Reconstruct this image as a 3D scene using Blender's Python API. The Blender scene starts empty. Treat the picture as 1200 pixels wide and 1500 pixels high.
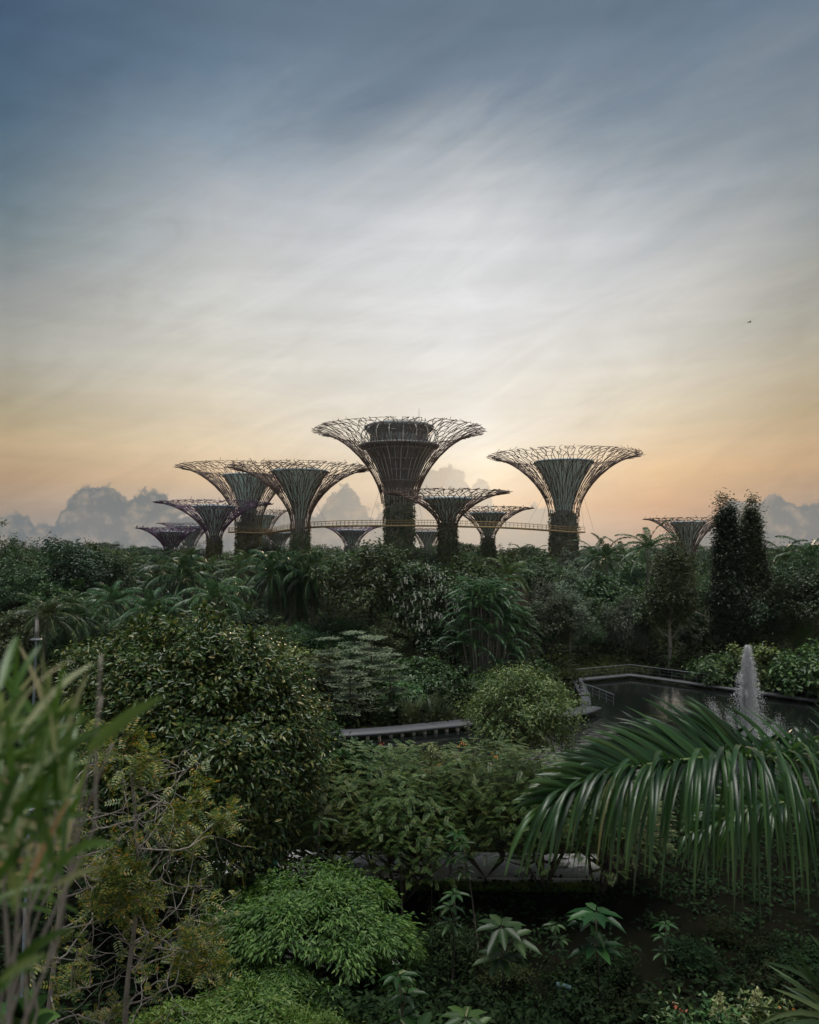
import bpy, math, random
import numpy as np
from mathutils import Vector
random.seed(5)
R = math.radians
S = bpy.context.scene
COL = S.collection
H = 16.0            # the photograph is taken from a raised walkway
FPX = 1100.0        # focal length in pixels of the 1200x1500 photograph

def lin(r, g, b):
    def c(v):
        v = v / 255.0
        return v / 12.92 if v <= 0.04045 else ((v + 0.055) / 1.055) ** 2.4
    return (c(r), c(g), c(b), 1.0)

# ------------------------------------------------------------------ camera
cam = bpy.data.cameras.new('camera')
cam.sensor_fit = 'VERTICAL'
cam.sensor_height = 36.0
cam.sensor_width = 28.8
cam.lens = 36.0 * FPX / 1500.0
cam.shift_y = 50.0 / 1500.0
cam.clip_start = 0.05
cam.clip_end = 8000.0
cam.dof.use_dof = True
cam.dof.focus_distance = 45.0
cam.dof.aperture_fstop = 4.0
camo = bpy.data.objects.new('camera', cam)
camo.location = (0, 0, H)
camo.rotation_euler = (R(90), 0, 0)
COL.objects.link(camo)
S.camera = camo

# ------------------------------------------------------------------ sun and sky
SUN_AZ, SUN_EL = R(6.0), R(6.5)
SUN = Vector((math.sin(SUN_AZ) * math.cos(SUN_EL), math.cos(SUN_AZ) * math.cos(SUN_EL), math.sin(SUN_EL)))
sun = bpy.data.lights.new('sun', 'SUN')
sun.energy = 1.2
sun.angle = R(8.0)
sun.color = (1.0, 0.76, 0.5)
suno = bpy.data.objects.new('sun', sun)
suno.rotation_euler = (-SUN).to_track_quat('-Z', 'Y').to_euler()
suno.location = (20, 300, 90)
COL.objects.link(suno)

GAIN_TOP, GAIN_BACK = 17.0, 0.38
W = bpy.data.worlds.new('World')
S.world = W
W.use_nodes = True
nt = W.node_tree
nt.nodes.clear()

def nd(t, **k):
    n = nt.nodes.new(t)
    for a, b in k.items():
        setattr(n, a, b)
    return n
def lk(a, b):
    nt.links.new(a, b)
def mth(op, a, b=None, c=None, clamp=False):
    n = nd('ShaderNodeMath', operation=op, use_clamp=clamp)
    for i, v in enumerate((a, b, c)):
        if v is None:
            continue
        if isinstance(v, (int, float)):
            n.inputs[i].default_value = v
        else:
            lk(v, n.inputs[i])
    return n.outputs[0]
def mixc(f, a, b, blend='MIX'):
    n = nd('ShaderNodeMix', data_type='RGBA', blend_type=blend)
    for i, v in ((0, f), (6, a), (7, b)):
        if isinstance(v, (int, float)):
            n.inputs[i].default_value = v
        elif isinstance(v, tuple):
            n.inputs[i].default_value = v
        else:
            lk(v, n.inputs[i])
    return n.outputs[2]
def sstep(v, lo, hi, a=0.0, b=1.0):
    n = nd('ShaderNodeMapRange', interpolation_type='SMOOTHSTEP')
    lk(v, n.inputs[0])
    for i, x in enumerate((lo, hi, a, b)):
        n.inputs[i + 1].default_value = x
    return n.outputs[0]
def noise(vec, scale, detail=5, rough=0.5, dist=0.0):
    n = nd('ShaderNodeTexNoise')
    lk(vec, n.inputs['Vector'])
    n.inputs['Scale'].default_value = scale
    n.inputs['Detail'].default_value = detail
    n.inputs['Roughness'].default_value = rough
    n.inputs['Distortion'].default_value = dist
    return n.outputs[0]

tc = nd('ShaderNodeTexCoord')
sep = nd('ShaderNodeSeparateXYZ')
lk(tc.outputs['Generated'], sep.inputs[0])
X, Y, Z = sep.outputs
az = mth('ARCTAN2', X, Y)
hor = mth('SQRT', mth('ADD', mth('MULTIPLY', X, X), mth('MULTIPLY', Y, Y)))
el = mth('ARCTAN2', Z, hor)
# thin veil of high cloud: streaks fanning out over the sky bend the colours of the evening gradient
mp = nd('ShaderNodeMapping')
mp.inputs['Scale'].default_value = (1.0, 1.0, 3.4)
mp0 = nd('ShaderNodeMapping')
mp0.inputs['Rotation'].default_value = (0, R(24), 0)
lk(tc.outputs['Generated'], mp0.inputs[0])
lk(mp0.outputs[0], mp.inputs[0])
st1 = noise(mp.outputs[0], 2.4, 7, 0.56, 0.6)
st2 = noise(mp.outputs[0], 5.5, 9, 0.64, 1.6)
mp3 = nd('ShaderNodeMapping')
mp3.inputs['Scale'].default_value = (1.0, 1.0, 9.0)
lk(tc.outputs['Generated'], mp3.inputs[0])
st3 = noise(mp3.outputs[0], 4.0, 7, 0.55, 0.3)
bend = mth('ADD', mth('MULTIPLY', mth('SUBTRACT', st1, 0.5), 0.20), mth('MULTIPLY', mth('SUBTRACT', st2, 0.5), 0.060))
bend = mth('MULTIPLY', bend, sstep(el, 0.10, 0.45))
el2 = mth('ADD', el, bend)
ELMAX = 0.70
t = mth('DIVIDE', el2, ELMAX, clamp=True)
azb = mth('ADD', az, mth('MULTIPLY', bend, 0.9))

def py_el(px, py):
    a = math.atan((px - 600) / FPX)
    return math.atan((800 - py) / FPX * math.cos(a))
cols = [
 (-600, [(0,(52,70,92)),(0,(69,91,115)),(160,(80,103,122)),(250,(98,117,130)),(350,(119,133,138)),(430,(146,148,147)),(510,(164,163,154)),(600,(174,161,133)),(650,(187,164,130)),(700,(178,150,122)),(800,(138,136,136))]),
 (315, [(0,(90,110,128)),(130,(103,123,142)),(240,(143,157,170)),(350,(186,189,192)),(450,(205,205,200)),(550,(214,208,194)),(640,(222,204,175)),(700,(218,190,156)),(745,(186,172,160)),(800,(160,160,160))]),
 (690, [(0,(100,118,134)),(100,(116,131,148)),(170,(148,158,168)),(250,(190,194,198)),(320,(214,215,217)),(450,(221,222,224)),(560,(220,218,213)),(640,(221,217,209)),(690,(224,212,192)),(740,(218,196,170)),(800,(186,180,172))]),
 (965, [(0,(100,118,134)),(100,(116,131,146)),(200,(138,150,160)),(300,(172,178,183)),(400,(195,196,196)),(500,(208,205,197)),(600,(219,206,182)),(690,(226,191,149)),(740,(208,168,136)),(800,(176,156,142))]),
 (1180, [(0,(96,116,135)),(100,(114,127,140)),(250,(135,145,153)),(400,(158,159,154)),(500,(176,169,152)),(600,(190,170,138)),(680,(196,163,128)),(740,(168,146,128)),(800,(140,132,128))]),
]
outs = []
for px, stops in cols:
    pxx = max(px, 15)
    rp = nd('ShaderNodeValToRGB')
    rp.color_ramp.interpolation = 'B_SPLINE' if False else 'EASE'
    rp.color_ramp.interpolation = 'LINEAR'
    e = rp.color_ramp.elements
    pts = sorted({round(py_el(pxx, py) / ELMAX, 4): c for py, c in stops}.items())
    while len(e) < len(pts):
        e.new(0.5)
    for i, (p, c) in enumerate(pts):
        e[i].position = p
        e[i].color = lin(*c)
    lk(t, rp.inputs[0])
    outs.append((math.atan((pxx - 600) / FPX), rp.outputs[0]))
veil = outs[0][1]
for (a0, _), (a1, c1) in zip(outs, outs[1:]):
    n = nd('ShaderNodeMapRange')
    lk(azb, n.inputs[0])
    n.inputs[1].default_value = a0
    n.inputs[2].default_value = a1
    veil = mixc(n.outputs[0], veil, c1)
# faint brightness structure of the veil
stv = mth('ADD', 1.0, mth('ADD', mth('MULTIPLY', mth('SUBTRACT', st2, 0.5), 0.36), mth('MULTIPLY', mth('SUBTRACT', st3, 0.5), 0.26)))
vm = nd('ShaderNodeVectorMath', operation='SCALE')
lk(veil, vm.inputs[0]); lk(stv, vm.inputs['Scale'])
veil = vm.outputs[0]
# glow of the sun behind the veil
dt = nd('ShaderNodeVectorMath', operation='DOT_PRODUCT')
lk(tc.outputs['Generated'], dt.inputs[0])
dt.inputs[1].default_value = SUN
ang = mth('ARCCOSINE', mth('MINIMUM', dt.outputs['Value'], 0.99999))
glow = mth('ADD', mth('MULTIPLY', mth('POWER', 2.718, mth('MULTIPLY', ang, -20.0)), 0.17), mth('MULTIPLY', mth('POWER', 2.718, mth('MULTIPLY', ang, -8.0)), 0.07))
gc = nd('ShaderNodeVectorMath', operation='SCALE')
gc.inputs[0].default_value = (1.0, 0.86, 0.64)
lk(glow, gc.inputs['Scale'])
ad = nd('ShaderNodeVectorMath', operation='ADD')
lk(veil, ad.inputs[0]); lk(gc.outputs[0], ad.inputs[1])
skyc = ad.outputs[0]
# low cumulus banks along the horizon; their tops follow the azimuth
fc = nd('ShaderNodeFloatCurve')
tops = [(-80,748),(30,752),(62,766),(85,755),(105,722),(130,708),(165,712),(190,728),(215,716),(245,722),(265,748),(320,752),(420,760),(462,742),(492,722),(516,716),(535,742),(560,742),(600,735),(620,694),(655,688),(682,696),(692,716),(705,706),(722,735),(760,748),(785,738),(805,752),(850,790),(940,806),(1010,780),(1050,750),(1075,722),(1110,736),(1150,728),(1200,728),(1300,735)]
crv = fc.mapping.curves[0]
A0, A1 = -0.60, 0.60
pts = [((math.atan((px - 600) / FPX) - A0) / (A1 - A0), py_el(px, py) * 8.0 + 0.1) for px, py in tops]
while len(crv.points) < len(pts):
    crv.points.new(0.5, 0.5)
for p, (x, y) in zip(crv.points, pts):
    p.location = (x, max(0, y)); p.handle_type = 'AUTO'
fc.mapping.update()
lk(mth('DIVIDE', mth('SUBTRACT', az, A0), A1 - A0), fc.inputs['Value'])
ctop = mth('DIVIDE', mth('SUBTRACT', fc.outputs[0], 0.1), 8.0)
cn = mth('ADD', mth('MULTIPLY', mth('SUBTRACT', noise(tc.outputs['Generated'], 30, 5, 0.58), 0.5), 0.085), mth('MULTIPLY', mth('SUBTRACT', noise(tc.outputs['Generated'], 75, 3, 0.5), 0.5), 0.022))
d = mth('SUBTRACT', mth('ADD', ctop, cn), el)
edge = sstep(az, 0.33, 0.42)                       # the bank at the far side is softer
cm = sstep(d, -0.0025, 0.0060)
fade = sstep(d, 0.0, 0.10, 1.0, 0.75)            # its foot sinks into the bright air
cmask = mth('MULTIPLY', cm, fade)
nearsun = mth('POWER', 2.718, mth('MULTIPLY', ang, -7.0))
ccol = mixc(nearsun, lin(100, 109, 114), lin(226, 214, 196))
soft = noise(tc.outputs['Generated'], 60, 4, 0.6)
ccol = mixc(mth('MULTIPLY', sstep(soft, 0.42, 0.72), 0.42), ccol, lin(190, 170, 150))
skyc = mixc(mth('MULTIPLY', cmask, 0.97), skyc, ccol)
# the clear air behind the veil
nish = nd('ShaderNodeTexSky')
nish.sky_type = 'NISHITA'
nish.sun_disc = False
nish.sun_elevation = SUN_EL
nish.sun_rotation = SUN_AZ
nish.air_density = 1.0
nish.dust_density = 2.0
nish.ozone_density = 2.0
nb = nd('ShaderNodeBackground'); lk(nish.outputs[0], nb.inputs[0]); nb.inputs[1].default_value = 0.05
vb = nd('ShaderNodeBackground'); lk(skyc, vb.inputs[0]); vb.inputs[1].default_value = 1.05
# added bright sky overhead and behind, out of view, to light the garden
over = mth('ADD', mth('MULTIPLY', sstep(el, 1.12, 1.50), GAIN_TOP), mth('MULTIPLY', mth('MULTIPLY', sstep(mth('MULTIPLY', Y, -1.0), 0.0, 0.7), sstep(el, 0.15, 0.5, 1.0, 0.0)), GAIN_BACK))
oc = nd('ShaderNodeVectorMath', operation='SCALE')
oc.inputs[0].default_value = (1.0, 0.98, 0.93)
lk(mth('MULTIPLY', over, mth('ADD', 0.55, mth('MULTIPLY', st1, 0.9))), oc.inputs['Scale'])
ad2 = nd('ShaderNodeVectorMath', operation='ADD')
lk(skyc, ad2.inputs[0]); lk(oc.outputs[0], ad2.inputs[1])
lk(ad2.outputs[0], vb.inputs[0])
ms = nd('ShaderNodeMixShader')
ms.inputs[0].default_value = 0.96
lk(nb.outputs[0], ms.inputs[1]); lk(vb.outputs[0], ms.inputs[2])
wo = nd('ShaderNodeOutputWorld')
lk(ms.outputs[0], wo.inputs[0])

S.view_settings.view_transform = 'Standard'
S.view_settings.look = 'None'
S.view_settings.exposure = 0.0
S.view_settings.gamma = 1.0
S.view_settings.use_curve_mapping = False
S.render.film_transparent = False
cy = S.cycles
cy.use_denoising = True
cy.max_bounces = 6
cy.diffuse_bounces = 2
cy.glossy_bounces = 3
cy.transmission_bounces = 4
cy.transparent_max_bounces = 8
cy.volume_bounces = 1
cy.sample_clamp_indirect = 4.0

# ------------------------------------------------------------------ helpers
def at(px, py, y):
    return Vector(((px - 600) / FPX * y, y, H - (py - 800) / FPX * y))
def gx(px, y):
    return (px - 600) / FPX * y

def mesh(name, batches, mats, smooth=False):
    """batches: list of (V, F) or (V, F, material index); F holds quads (int array n x 4)"""
    Vs, Fs, Ms, off = [], [], [], 0
    for b in batches:
        V, F = np.asarray(b[0], dtype=np.float32), np.asarray(b[1], dtype=np.int32)
        mi = b[2] if len(b) > 2 else 0
        Vs.append(V); Fs.append(F + off); Ms.append(np.full(len(F), mi, dtype=np.int32)); off += len(V)
    V = np.concatenate(Vs); F = np.concatenate(Fs); M = np.concatenate(Ms)
    me = bpy.data.meshes.new(name)
    me.vertices.add(len(V)); me.vertices.foreach_set('co', V.ravel())
    me.loops.add(F.size); me.loops.foreach_set('vertex_index', F.ravel())
    me.polygons.add(len(F))
    me.polygons.foreach_set('loop_start', np.arange(0, F.size, 4, dtype=np.int32))
    me.polygons.foreach_set('loop_total', np.full(len(F), 4, dtype=np.int32))
    me.polygons.foreach_set('material_index', M)
    if smooth:
        me.polygons.foreach_set('use_smooth', np.ones(len(F), dtype=bool))
    for m in (mats if isinstance(mats, (list, tuple)) else [mats]):
        me.materials.append(m)
    me.update(calc_edges=True)
    me.validate()
    return me

def obj(name, me, parent=None, loc=(0, 0, 0)):
    o = bpy.data.objects.new(name, me)
    COL.objects.link(o)
    o.location = loc
    if parent is not None:
        o.parent = parent
    return o
def tag(o, label=None, cat=None, group=None, kind=None):
    if label: o['label'] = label
    if cat: o['category'] = cat
    if group: o['group'] = group
    if kind: o['kind'] = kind
    return o
def thing(name, label, cat, loc=(0, 0, 0), rz=0.0, sc=1.0, group=None):
    o = bpy.data.objects.new(name, None)
    o.empty_display_size = 0.3
    COL.objects.link(o)
    o.location = loc
    o.rotation_euler = (0, 0, rz)
    o.scale = (sc, sc, sc) if isinstance(sc, (int, float)) else sc
    return tag(o, label, cat, group)
def structure(name, me):
    o = obj(name, me); o['kind'] = 'structure'
    return o

def nrm(a):
    return a / np.maximum(np.linalg.norm(a, axis=-1, keepdims=True), 1e-9)

def leaves(P, D, N, L, Wd, fold=0.18, droop=0.1):
    """folded six-point leaves, two quads each"""
    D = nrm(D); Sd = nrm(np.cross(D, N)); N = np.cross(Sd, D)
    L = np.broadcast_to(L, (len(P),))[:, None]; Wd = np.broadcast_to(Wd, (len(P),))[:, None]
    up = N * Wd * fold
    dn = np.array([0, 0, -1.0]) * L * droop
    l1 = P + D * L * .33 + Sd * Wd * .5 + up + dn * .2
    l2 = P + D * L * .70 + Sd * Wd * .36 + up * .8 + dn * .6
    tp = P + D * L + dn * 1.2
    r2 = P + D * L * .70 - Sd * Wd * .36 + up * .8 + dn * .6
    r1 = P + D * L * .33 - Sd * Wd * .5 + up + dn * .2
    V = np.stack([P, l1, l2, tp, r2, r1], 1).reshape(-1, 3)
    k = np.arange(len(P))[:, None] * 6
    F = np.concatenate([k + np.array([0, 3, 2, 1]), k + np.array([0, 5, 4, 3])])
    return V, F

def tube(pts, rad, n=6):
    pts = np.asarray(pts, float)
    rad = np.broadcast_to(np.asarray(rad, float), (len(pts),))
    T = nrm(np.gradient(pts, axis=0))
    ref = np.tile(np.array([[0.31, 0.17, 0.93]]), (len(pts), 1))
    par = np.abs((T * ref).sum(1)) > .95
    ref[par] = (1, 0, 0)
    A = nrm(np.cross(T, ref)); B = np.cross(T, A)
    a = np.linspace(0, 2 * math.pi, n, endpoint=False)
    V = pts[:, None] + rad[:, None, None] * (np.cos(a)[None, :, None] * A[:, None] + np.sin(a)[None, :, None] * B[:, None])
    V = V.reshape(-1, 3)
    F = []
    for i in range(len(pts) - 1):
        for j in range(n):
            F.append((i * n + j, i * n + (j + 1) % n, (i + 1) * n + (j + 1) % n, (i + 1) * n + j))
    # end caps as fans of quads on the last ring
    for base in (0, (len(pts) - 1) * n):
        for j in range(1, n - 2, 2):
            F.append((base, base + j, base + j + 1, base + j + 2))
    return V, np.array(F)

def rods(P0, P1, r0, r1=None, n=4):
    """many straight rods at once"""
    P0 = np.asarray(P0, float); P1 = np.asarray(P1, float)
    r1 = r0 if r1 is None else r1
    T = nrm(P1 - P0)
    ref = np.tile(np.array([[0.0, 0.0, 1.0]]), (len(T), 1))
    ref[np.abs(T[:, 2]) > .95] = (1, 0, 0)
    A = nrm(np.cross(T, ref)); B = np.cross(T, A)
    a = np.linspace(0, 2 * math.pi, n, endpoint=False) + .4
    off = np.cos(a)[None, :, None] * A[:, None] + np.sin(a)[None, :, None] * B[:, None]
    V = np.concatenate([P0[:, None] + off * np.reshape(np.broadcast_to(r0, (len(T),)), (-1, 1, 1)), P1[:, None] + off * np.reshape(np.broadcast_to(r1, (len(T),)), (-1, 1, 1))], 1).reshape(-1, 3)
    k = np.arange(len(T))[:, None] * 2 * n
    F = np.concatenate([k + np.array([j, (j + 1) % n, n + (j + 1) % n, n + j]) for j in range(n)])
    return V, F

def box(x0, x1, y0, y1, z0, z1):
    V = np.array([(x, y, z) for z in (z0, z1) for y in (y0, y1) for x in (x0, x1)], float)
    F = np.array([(0, 2, 3, 1), (4, 5, 7, 6), (0, 1, 5, 4), (2, 6, 7, 3), (0, 4, 6, 2), (1, 3, 7, 5)])
    return V, F

def lathe(prof, n=40, caps=False):
    prof = np.asarray(prof, float)
    a = np.linspace(0, 2 * math.pi, n, endpoint=False)
    V = np.stack([prof[:, None, 0] * np.cos(a), prof[:, None, 0] * np.sin(a), np.repeat(prof[:, 1:2], n, 1)], -1).reshape(-1, 3)
    F = [(i * n + j, i * n + (j + 1) % n, (i + 1) * n + (j + 1) % n, (i + 1) * n + j) for i in range(len(prof) - 1) for j in range(n)]
    return V, np.array(F)

def ribbon(path, half, z0, z1):
    """a strip of even width along a ground path with a top and sides"""
    p = np.asarray(path, float)
    T = np.gradient(p[:, :2], axis=0); T /= np.linalg.norm(T, axis=1, keepdims=True)
    Nn = np.stack([-T[:, 1], T[:, 0]], 1)
    zb = p[:, 2] if p.shape[1] > 2 else np.zeros(len(p))
    L = p[:, :2] + Nn * half; Rr = p[:, :2] - Nn * half
    V = []
    for i in range(len(p)):
        V += [(L[i, 0], L[i, 1], zb[i] + z0), (L[i, 0], L[i, 1], zb[i] + z1), (Rr[i, 0], Rr[i, 1], zb[i] + z1), (Rr[i, 0], Rr[i, 1], zb[i] + z0)]
    F = []
    for i in range(len(p) - 1):
        for j in range(4):
            F.append((i * 4 + j, i * 4 + (j + 1) % 4, i * 4 + 4 + (j + 1) % 4, i * 4 + 4 + j))
    F += [(0, 1, 2, 3), ((len(p) - 1) * 4 + 3, (len(p) - 1) * 4 + 2, (len(p) - 1) * 4 + 1, (len(p) - 1) * 4)]
    return np.array(V), np.array(F)

# ------------------------------------------------------------------ materials
def principled(name, col, rough=0.6, spec=0.5, metal=0.0):
    m = bpy.data.materials.new(name); m.use_nodes = True
    b = m.node_tree.nodes['Principled BSDF']
    b.inputs['Base Color'].default_value = (*col[:3], 1)
    b.inputs['Roughness'].default_value = rough
    b.inputs['Specular IOR Level'].default_value = spec
    b.inputs['Metallic'].default_value = metal
    return m, b
def speckle(name, c1, c2, scale=3.0, rough=0.8, bump=0.0, stretch=(1, 1, 1), metal=0.0, spec=0.4, detail=6):
    m, b = principled(name, c1, rough, spec, metal)
    t_ = m.node_tree
    tcn = t_.nodes.new('ShaderNodeTexCoord'); mpn = t_.nodes.new('ShaderNodeMapping'); mpn.inputs['Scale'].default_value = stretch
    t_.links.new(tcn.outputs['Object'], mpn.inputs[0])
    n = t_.nodes.new('ShaderNodeTexNoise'); n.inputs['Scale'].default_value = scale; n.inputs['Detail'].default_value = detail; n.inputs['Roughness'].default_value = .62
    t_.links.new(mpn.outputs[0], n.inputs['Vector'])
    r = t_.nodes.new('ShaderNodeValToRGB')
    r.color_ramp.elements[0].position = .34; r.color_ramp.elements[0].color = (*c1[:3], 1)
    r.color_ramp.elements[1].position = .66; r.color_ramp.elements[1].color = (*c2[:3], 1)
    t_.links.new(n.outputs[0], r.inputs[0]); t_.links.new(r.outputs[0], b.inputs['Base Color'])
    if bump:
        bp = t_.nodes.new('ShaderNodeBump'); bp.inputs['Strength'].default_value = bump
        t_.links.new(n.outputs[0], bp.inputs['Height']); t_.links.new(bp.outputs[0], b.inputs['Normal'])
    return m
def leafmat(name, ramp, rough=0.42, transl=0.22, spec=0.32, objvar=0.42):
    """each leaf takes its own shade of the plant's green; light also passes through it"""
    m, b = principled(name, ramp[0][1], rough, spec)
    t_ = m.node_tree
    g = t_.nodes.new('ShaderNodeNewGeometry')
    r = t_.nodes.new('ShaderNodeValToRGB')
    e = r.color_ramp.elements
    while len(e) < len(ramp): e.new(.5)
    for i, (p, c) in enumerate(ramp):
        e[i].position = p; e[i].color = (*c[:3], 1)
    t_.links.new(g.outputs['Random Per Island'], r.inputs[0])
    oi = t_.nodes.new('ShaderNodeObjectInfo')
    hs = t_.nodes.new('ShaderNodeHueSaturation')
    mr = t_.nodes.new('ShaderNodeMapRange'); mr.inputs[3].default_value = 1 - objvar; mr.inputs[4].default_value = 1 + objvar
    t_.links.new(oi.outputs['Random'], mr.inputs[0]); t_.links.new(mr.outputs[0], hs.inputs['Value'])
    mh = t_.nodes.new('ShaderNodeMapRange'); mh.inputs[3].default_value = .5 - .035 * objvar * 4; mh.inputs[4].default_value = .5 + .02 * objvar * 4
    w_ = t_.nodes.new('ShaderNodeMath'); w_.operation = 'FRACT'
    w2 = t_.nodes.new('ShaderNodeMath'); w2.operation = 'MULTIPLY'; w2.inputs[1].default_value = 7.31
    t_.links.new(oi.outputs['Random'], w2.inputs[0]); t_.links.new(w2.outputs[0], w_.inputs[0]); t_.links.new(w_.outputs[0], mh.inputs[0]); t_.links.new(mh.outputs[0], hs.inputs['Hue'])
    t_.links.new(r.outputs[0], hs.inputs['Color'])
    t_.links.new(hs.outputs[0], b.inputs['Base Color'])
    tr = t_.nodes.new('ShaderNodeBsdfTranslucent')
    ht = t_.nodes.new('ShaderNodeHueSaturation'); ht.inputs['Hue'].default_value = .48; ht.inputs['Saturation'].default_value = 1.1; ht.inputs['Value'].default_value = 1.5
    t_.links.new(hs.outputs[0], ht.inputs['Color']); t_.links.new(ht.outputs[0], tr.inputs[0])
    mx = t_.nodes.new('ShaderNodeMixShader'); mx.inputs[0].default_value = transl
    t_.links.new(b.outputs[0], mx.inputs[1]); t_.links.new(tr.outputs[0], mx.inputs[2])
    t_.links.new(mx.outputs[0], t_.nodes['Material Output'].inputs[0])
    return m

M = {}
M['dark_leaf'] = leafmat('dark_leaf', [(0, (.008, .022, .007)), (.5, (.020, .052, .016)), (1, (.050, .095, .030))])
M['mid_leaf'] = leafmat('mid_leaf', [(0, (.014, .040, .012)), (.5, (.038, .085, .024)), (1, (.09, .145, .040))])
M['silver_leaf'] = leafmat('silver_leaf', [(0, (.040, .070, .042)), (.6, (.075, .110, .070)), (1, (.13, .165, .11))], rough=.5)
M['palm_leaf'] = leafmat('palm_leaf', [(0, (.012, .036, .014)), (.6, (.038, .085, .036)), (1, (.085, .145, .06))], rough=.36)
M['bright_palm'] = leafmat('bright_palm', [(0, (.03, .07, .026)), (.6, (.06, .11, .038)), (1, (.10, .15, .05))], rough=.38)
M['olive_leaf'] = leafmat('olive_leaf', [(0, (.022, .045, .013)), (.6, (.055, .088, .026)), (1, (.10, .135, .045))])
M['yew_leaf'] = leafmat('yew_leaf', [(0, (.012, .024, .010)), (.6, (.024, .040, .014)), (1, (.045, .060, .020))])
M['glossy_leaf'] = leafmat('glossy_leaf', [(0, (.012, .032, .008)), (.5, (.034, .072, .016)), (.85, (.09, .13, .030)), (1, (.19, .16, .04))], rough=.34, spec=.36, objvar=.05)
M['bush_leaf'] = leafmat('bush_leaf', [(0, (.030, .065, .018)), (.6, (.08, .135, .036)), (1, (.18, .22, .075))], objvar=.05)
M['rosette_leaf'] = leafmat('rosette_leaf', [(0, (.007, .027, .006)), (.6, (.016, .050, .011)), (1, (.038, .085, .022))], rough=.4, spec=.25, objvar=.25)
M['pinnate_leaf'] = leafmat('pinnate_leaf', [(0, (.018, .044, .012)), (.6, (.055, .098, .026)), (.93, (.12, .155, .042)), (1, (.20, .16, .045))], objvar=.15)
M['bright_leaf'] = leafmat('bright_leaf', [(0, (.018, .060, .009)), (.6, (.050, .125, .021)), (1, (.12, .21, .05))], rough=.5, transl=.3, objvar=.08)
M['lime_leaf'] = leafmat('lime_leaf', [(0, (.04, .095, .016)), (.6, (.085, .16, .03)), (1, (.18, .24, .065))], rough=.5, transl=.3, objvar=.08)
M['yellow_leaf'] = leafmat('yellow_leaf', [(0, (.03, .065, .016)), (.6, (.09, .13, .026)), (.9, (.22, .22, .04)), (1, (.34, .20, .05))], transl=.3, objvar=.1)
M['variegated_leaf'] = leafmat('variegated_leaf', [(0, (.07, .11, .065)), (.5, (.13, .18, .11)), (1, (.24, .27, .18))], objvar=.15)
M['reed_leaf'] = leafmat('reed_leaf', [(0, (.035, .06, .024)), (.6, (.065, .10, .042)), (1, (.13, .16, .075))], objvar=.15)
M['frond_leaf'] = leafmat('frond_leaf', [(0, (.008, .026, .007)), (.6, (.016, .050, .012)), (.985, (.040, .090, .022)), (1, (.10, .10, .035))], rough=.36, transl=.25, objvar=.0, spec=.45)
M['blade_leaf'] = leafmat('blade_leaf', [(0, (.025, .065, .012)), (.5, (.06, .125, .03)), (.8, (.14, .19, .075)), (.95, (.30, .32, .20)), (1, (.34, .24, .13))], rough=.35, transl=.35, objvar=.05)
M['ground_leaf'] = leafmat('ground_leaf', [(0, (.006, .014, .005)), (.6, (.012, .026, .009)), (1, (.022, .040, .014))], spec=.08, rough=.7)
M['bank_leaf'] = leafmat('bank_leaf', [(0, (.025, .055, .018)), (.6, (.042, .085, .026)), (1, (.07, .12, .038))])
M['far_leaf'] = leafmat('far_leaf', [(0, (.016, .032, .018)), (.6, (.028, .050, .026)), (1, (.045, .07, .034))])
M['trunk_leaf'] = leafmat('trunk_leaf', [(0, (.03, .055, .02)), (.45, (.09, .14, .052)), (.85, (.17, .20, .085)), (1, (.24, .13, .10))])
M['white_petal'] = leafmat('white_petal', [(0, (.6, .6, .52)), (1, (.8, .8, .74))], transl=.3, objvar=0)
M['red_petal'] = leafmat('red_petal', [(0, (.22, .05, .03)), (1, (.36, .14, .07))], transl=.3, objvar=0)
M['orange_petal'] = leafmat('orange_petal', [(0, (.32, .13, .03)), (1, (.48, .24, .05))], transl=.3, objvar=0)
M['cream_petal'] = leafmat('cream_petal', [(0, (.20, .24, .10)), (1, (.36, .37, .20))], transl=.3, objvar=0)
M['bark'] = speckle('bark', (.030, .024, .018), (.075, .062, .048), 5, .9, .5, (1, 1, .25))
M['pale_bark'] = speckle('pale_bark', (.16, .145, .12), (.30, .275, .24), 6, .85, .3, (1, 1, .3))
M['twig'] = speckle('twig', (.17, .15, .135), (.29, .26, .23), 14, .8, .2, (1, 1, .2))
M['palm_bark'] = speckle('palm_bark', (.10, .095, .08), (.20, .19, .165), 8, .9, .3, (.3, .3, 3))
M['rachis'] = speckle('rachis', (.06, .09, .025), (.11, .14, .045), 12, .7, 0, (1, 1, .3))
M['soil'] = speckle('soil', (.003, .0035, .002), (.007, .0065, .004), .8, 1.0, .4, spec=.03)
M['path'] = speckle('path', (.24, .235, .23), (.40, .39, .38), 1.6, .85, .15)
M['kerb'] = speckle('kerb', (.36, .35, .33), (.50, .48, .45), 3, .8, .15)
M['deck'] = speckle('deck', (.040, .043, .048), (.075, .078, .085), 5, .6, .2, (.2, 3, 1))
M['pier'] = speckle('pier', (.32, .32, .30), (.46, .45, .42), 4, .8, .2)
M['rail'] = speckle('rail', (.13, .145, .165), (.20, .22, .24), 8, .4, 0, metal=.3)
M['lattice'] = speckle('lattice', (.10, .062, .05), (.18, .115, .09), .35, .42, 0, spec=.5)
M['purple_lattice'] = speckle('purple_lattice', (.085, .050, .095), (.15, .09, .16), .25, .42, 0, spec=.5)
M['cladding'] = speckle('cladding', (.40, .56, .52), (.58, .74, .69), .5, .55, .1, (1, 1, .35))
M['dark_cladding'] = speckle('dark_cladding', (.09, .10, .10), (.20, .21, .20), .6, .5, .1, (1, 1, .5))
M['cooling_rim'] = speckle('cooling_rim', (.26, .36, .40), (.36, .46, .50), .8, .4)
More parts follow.
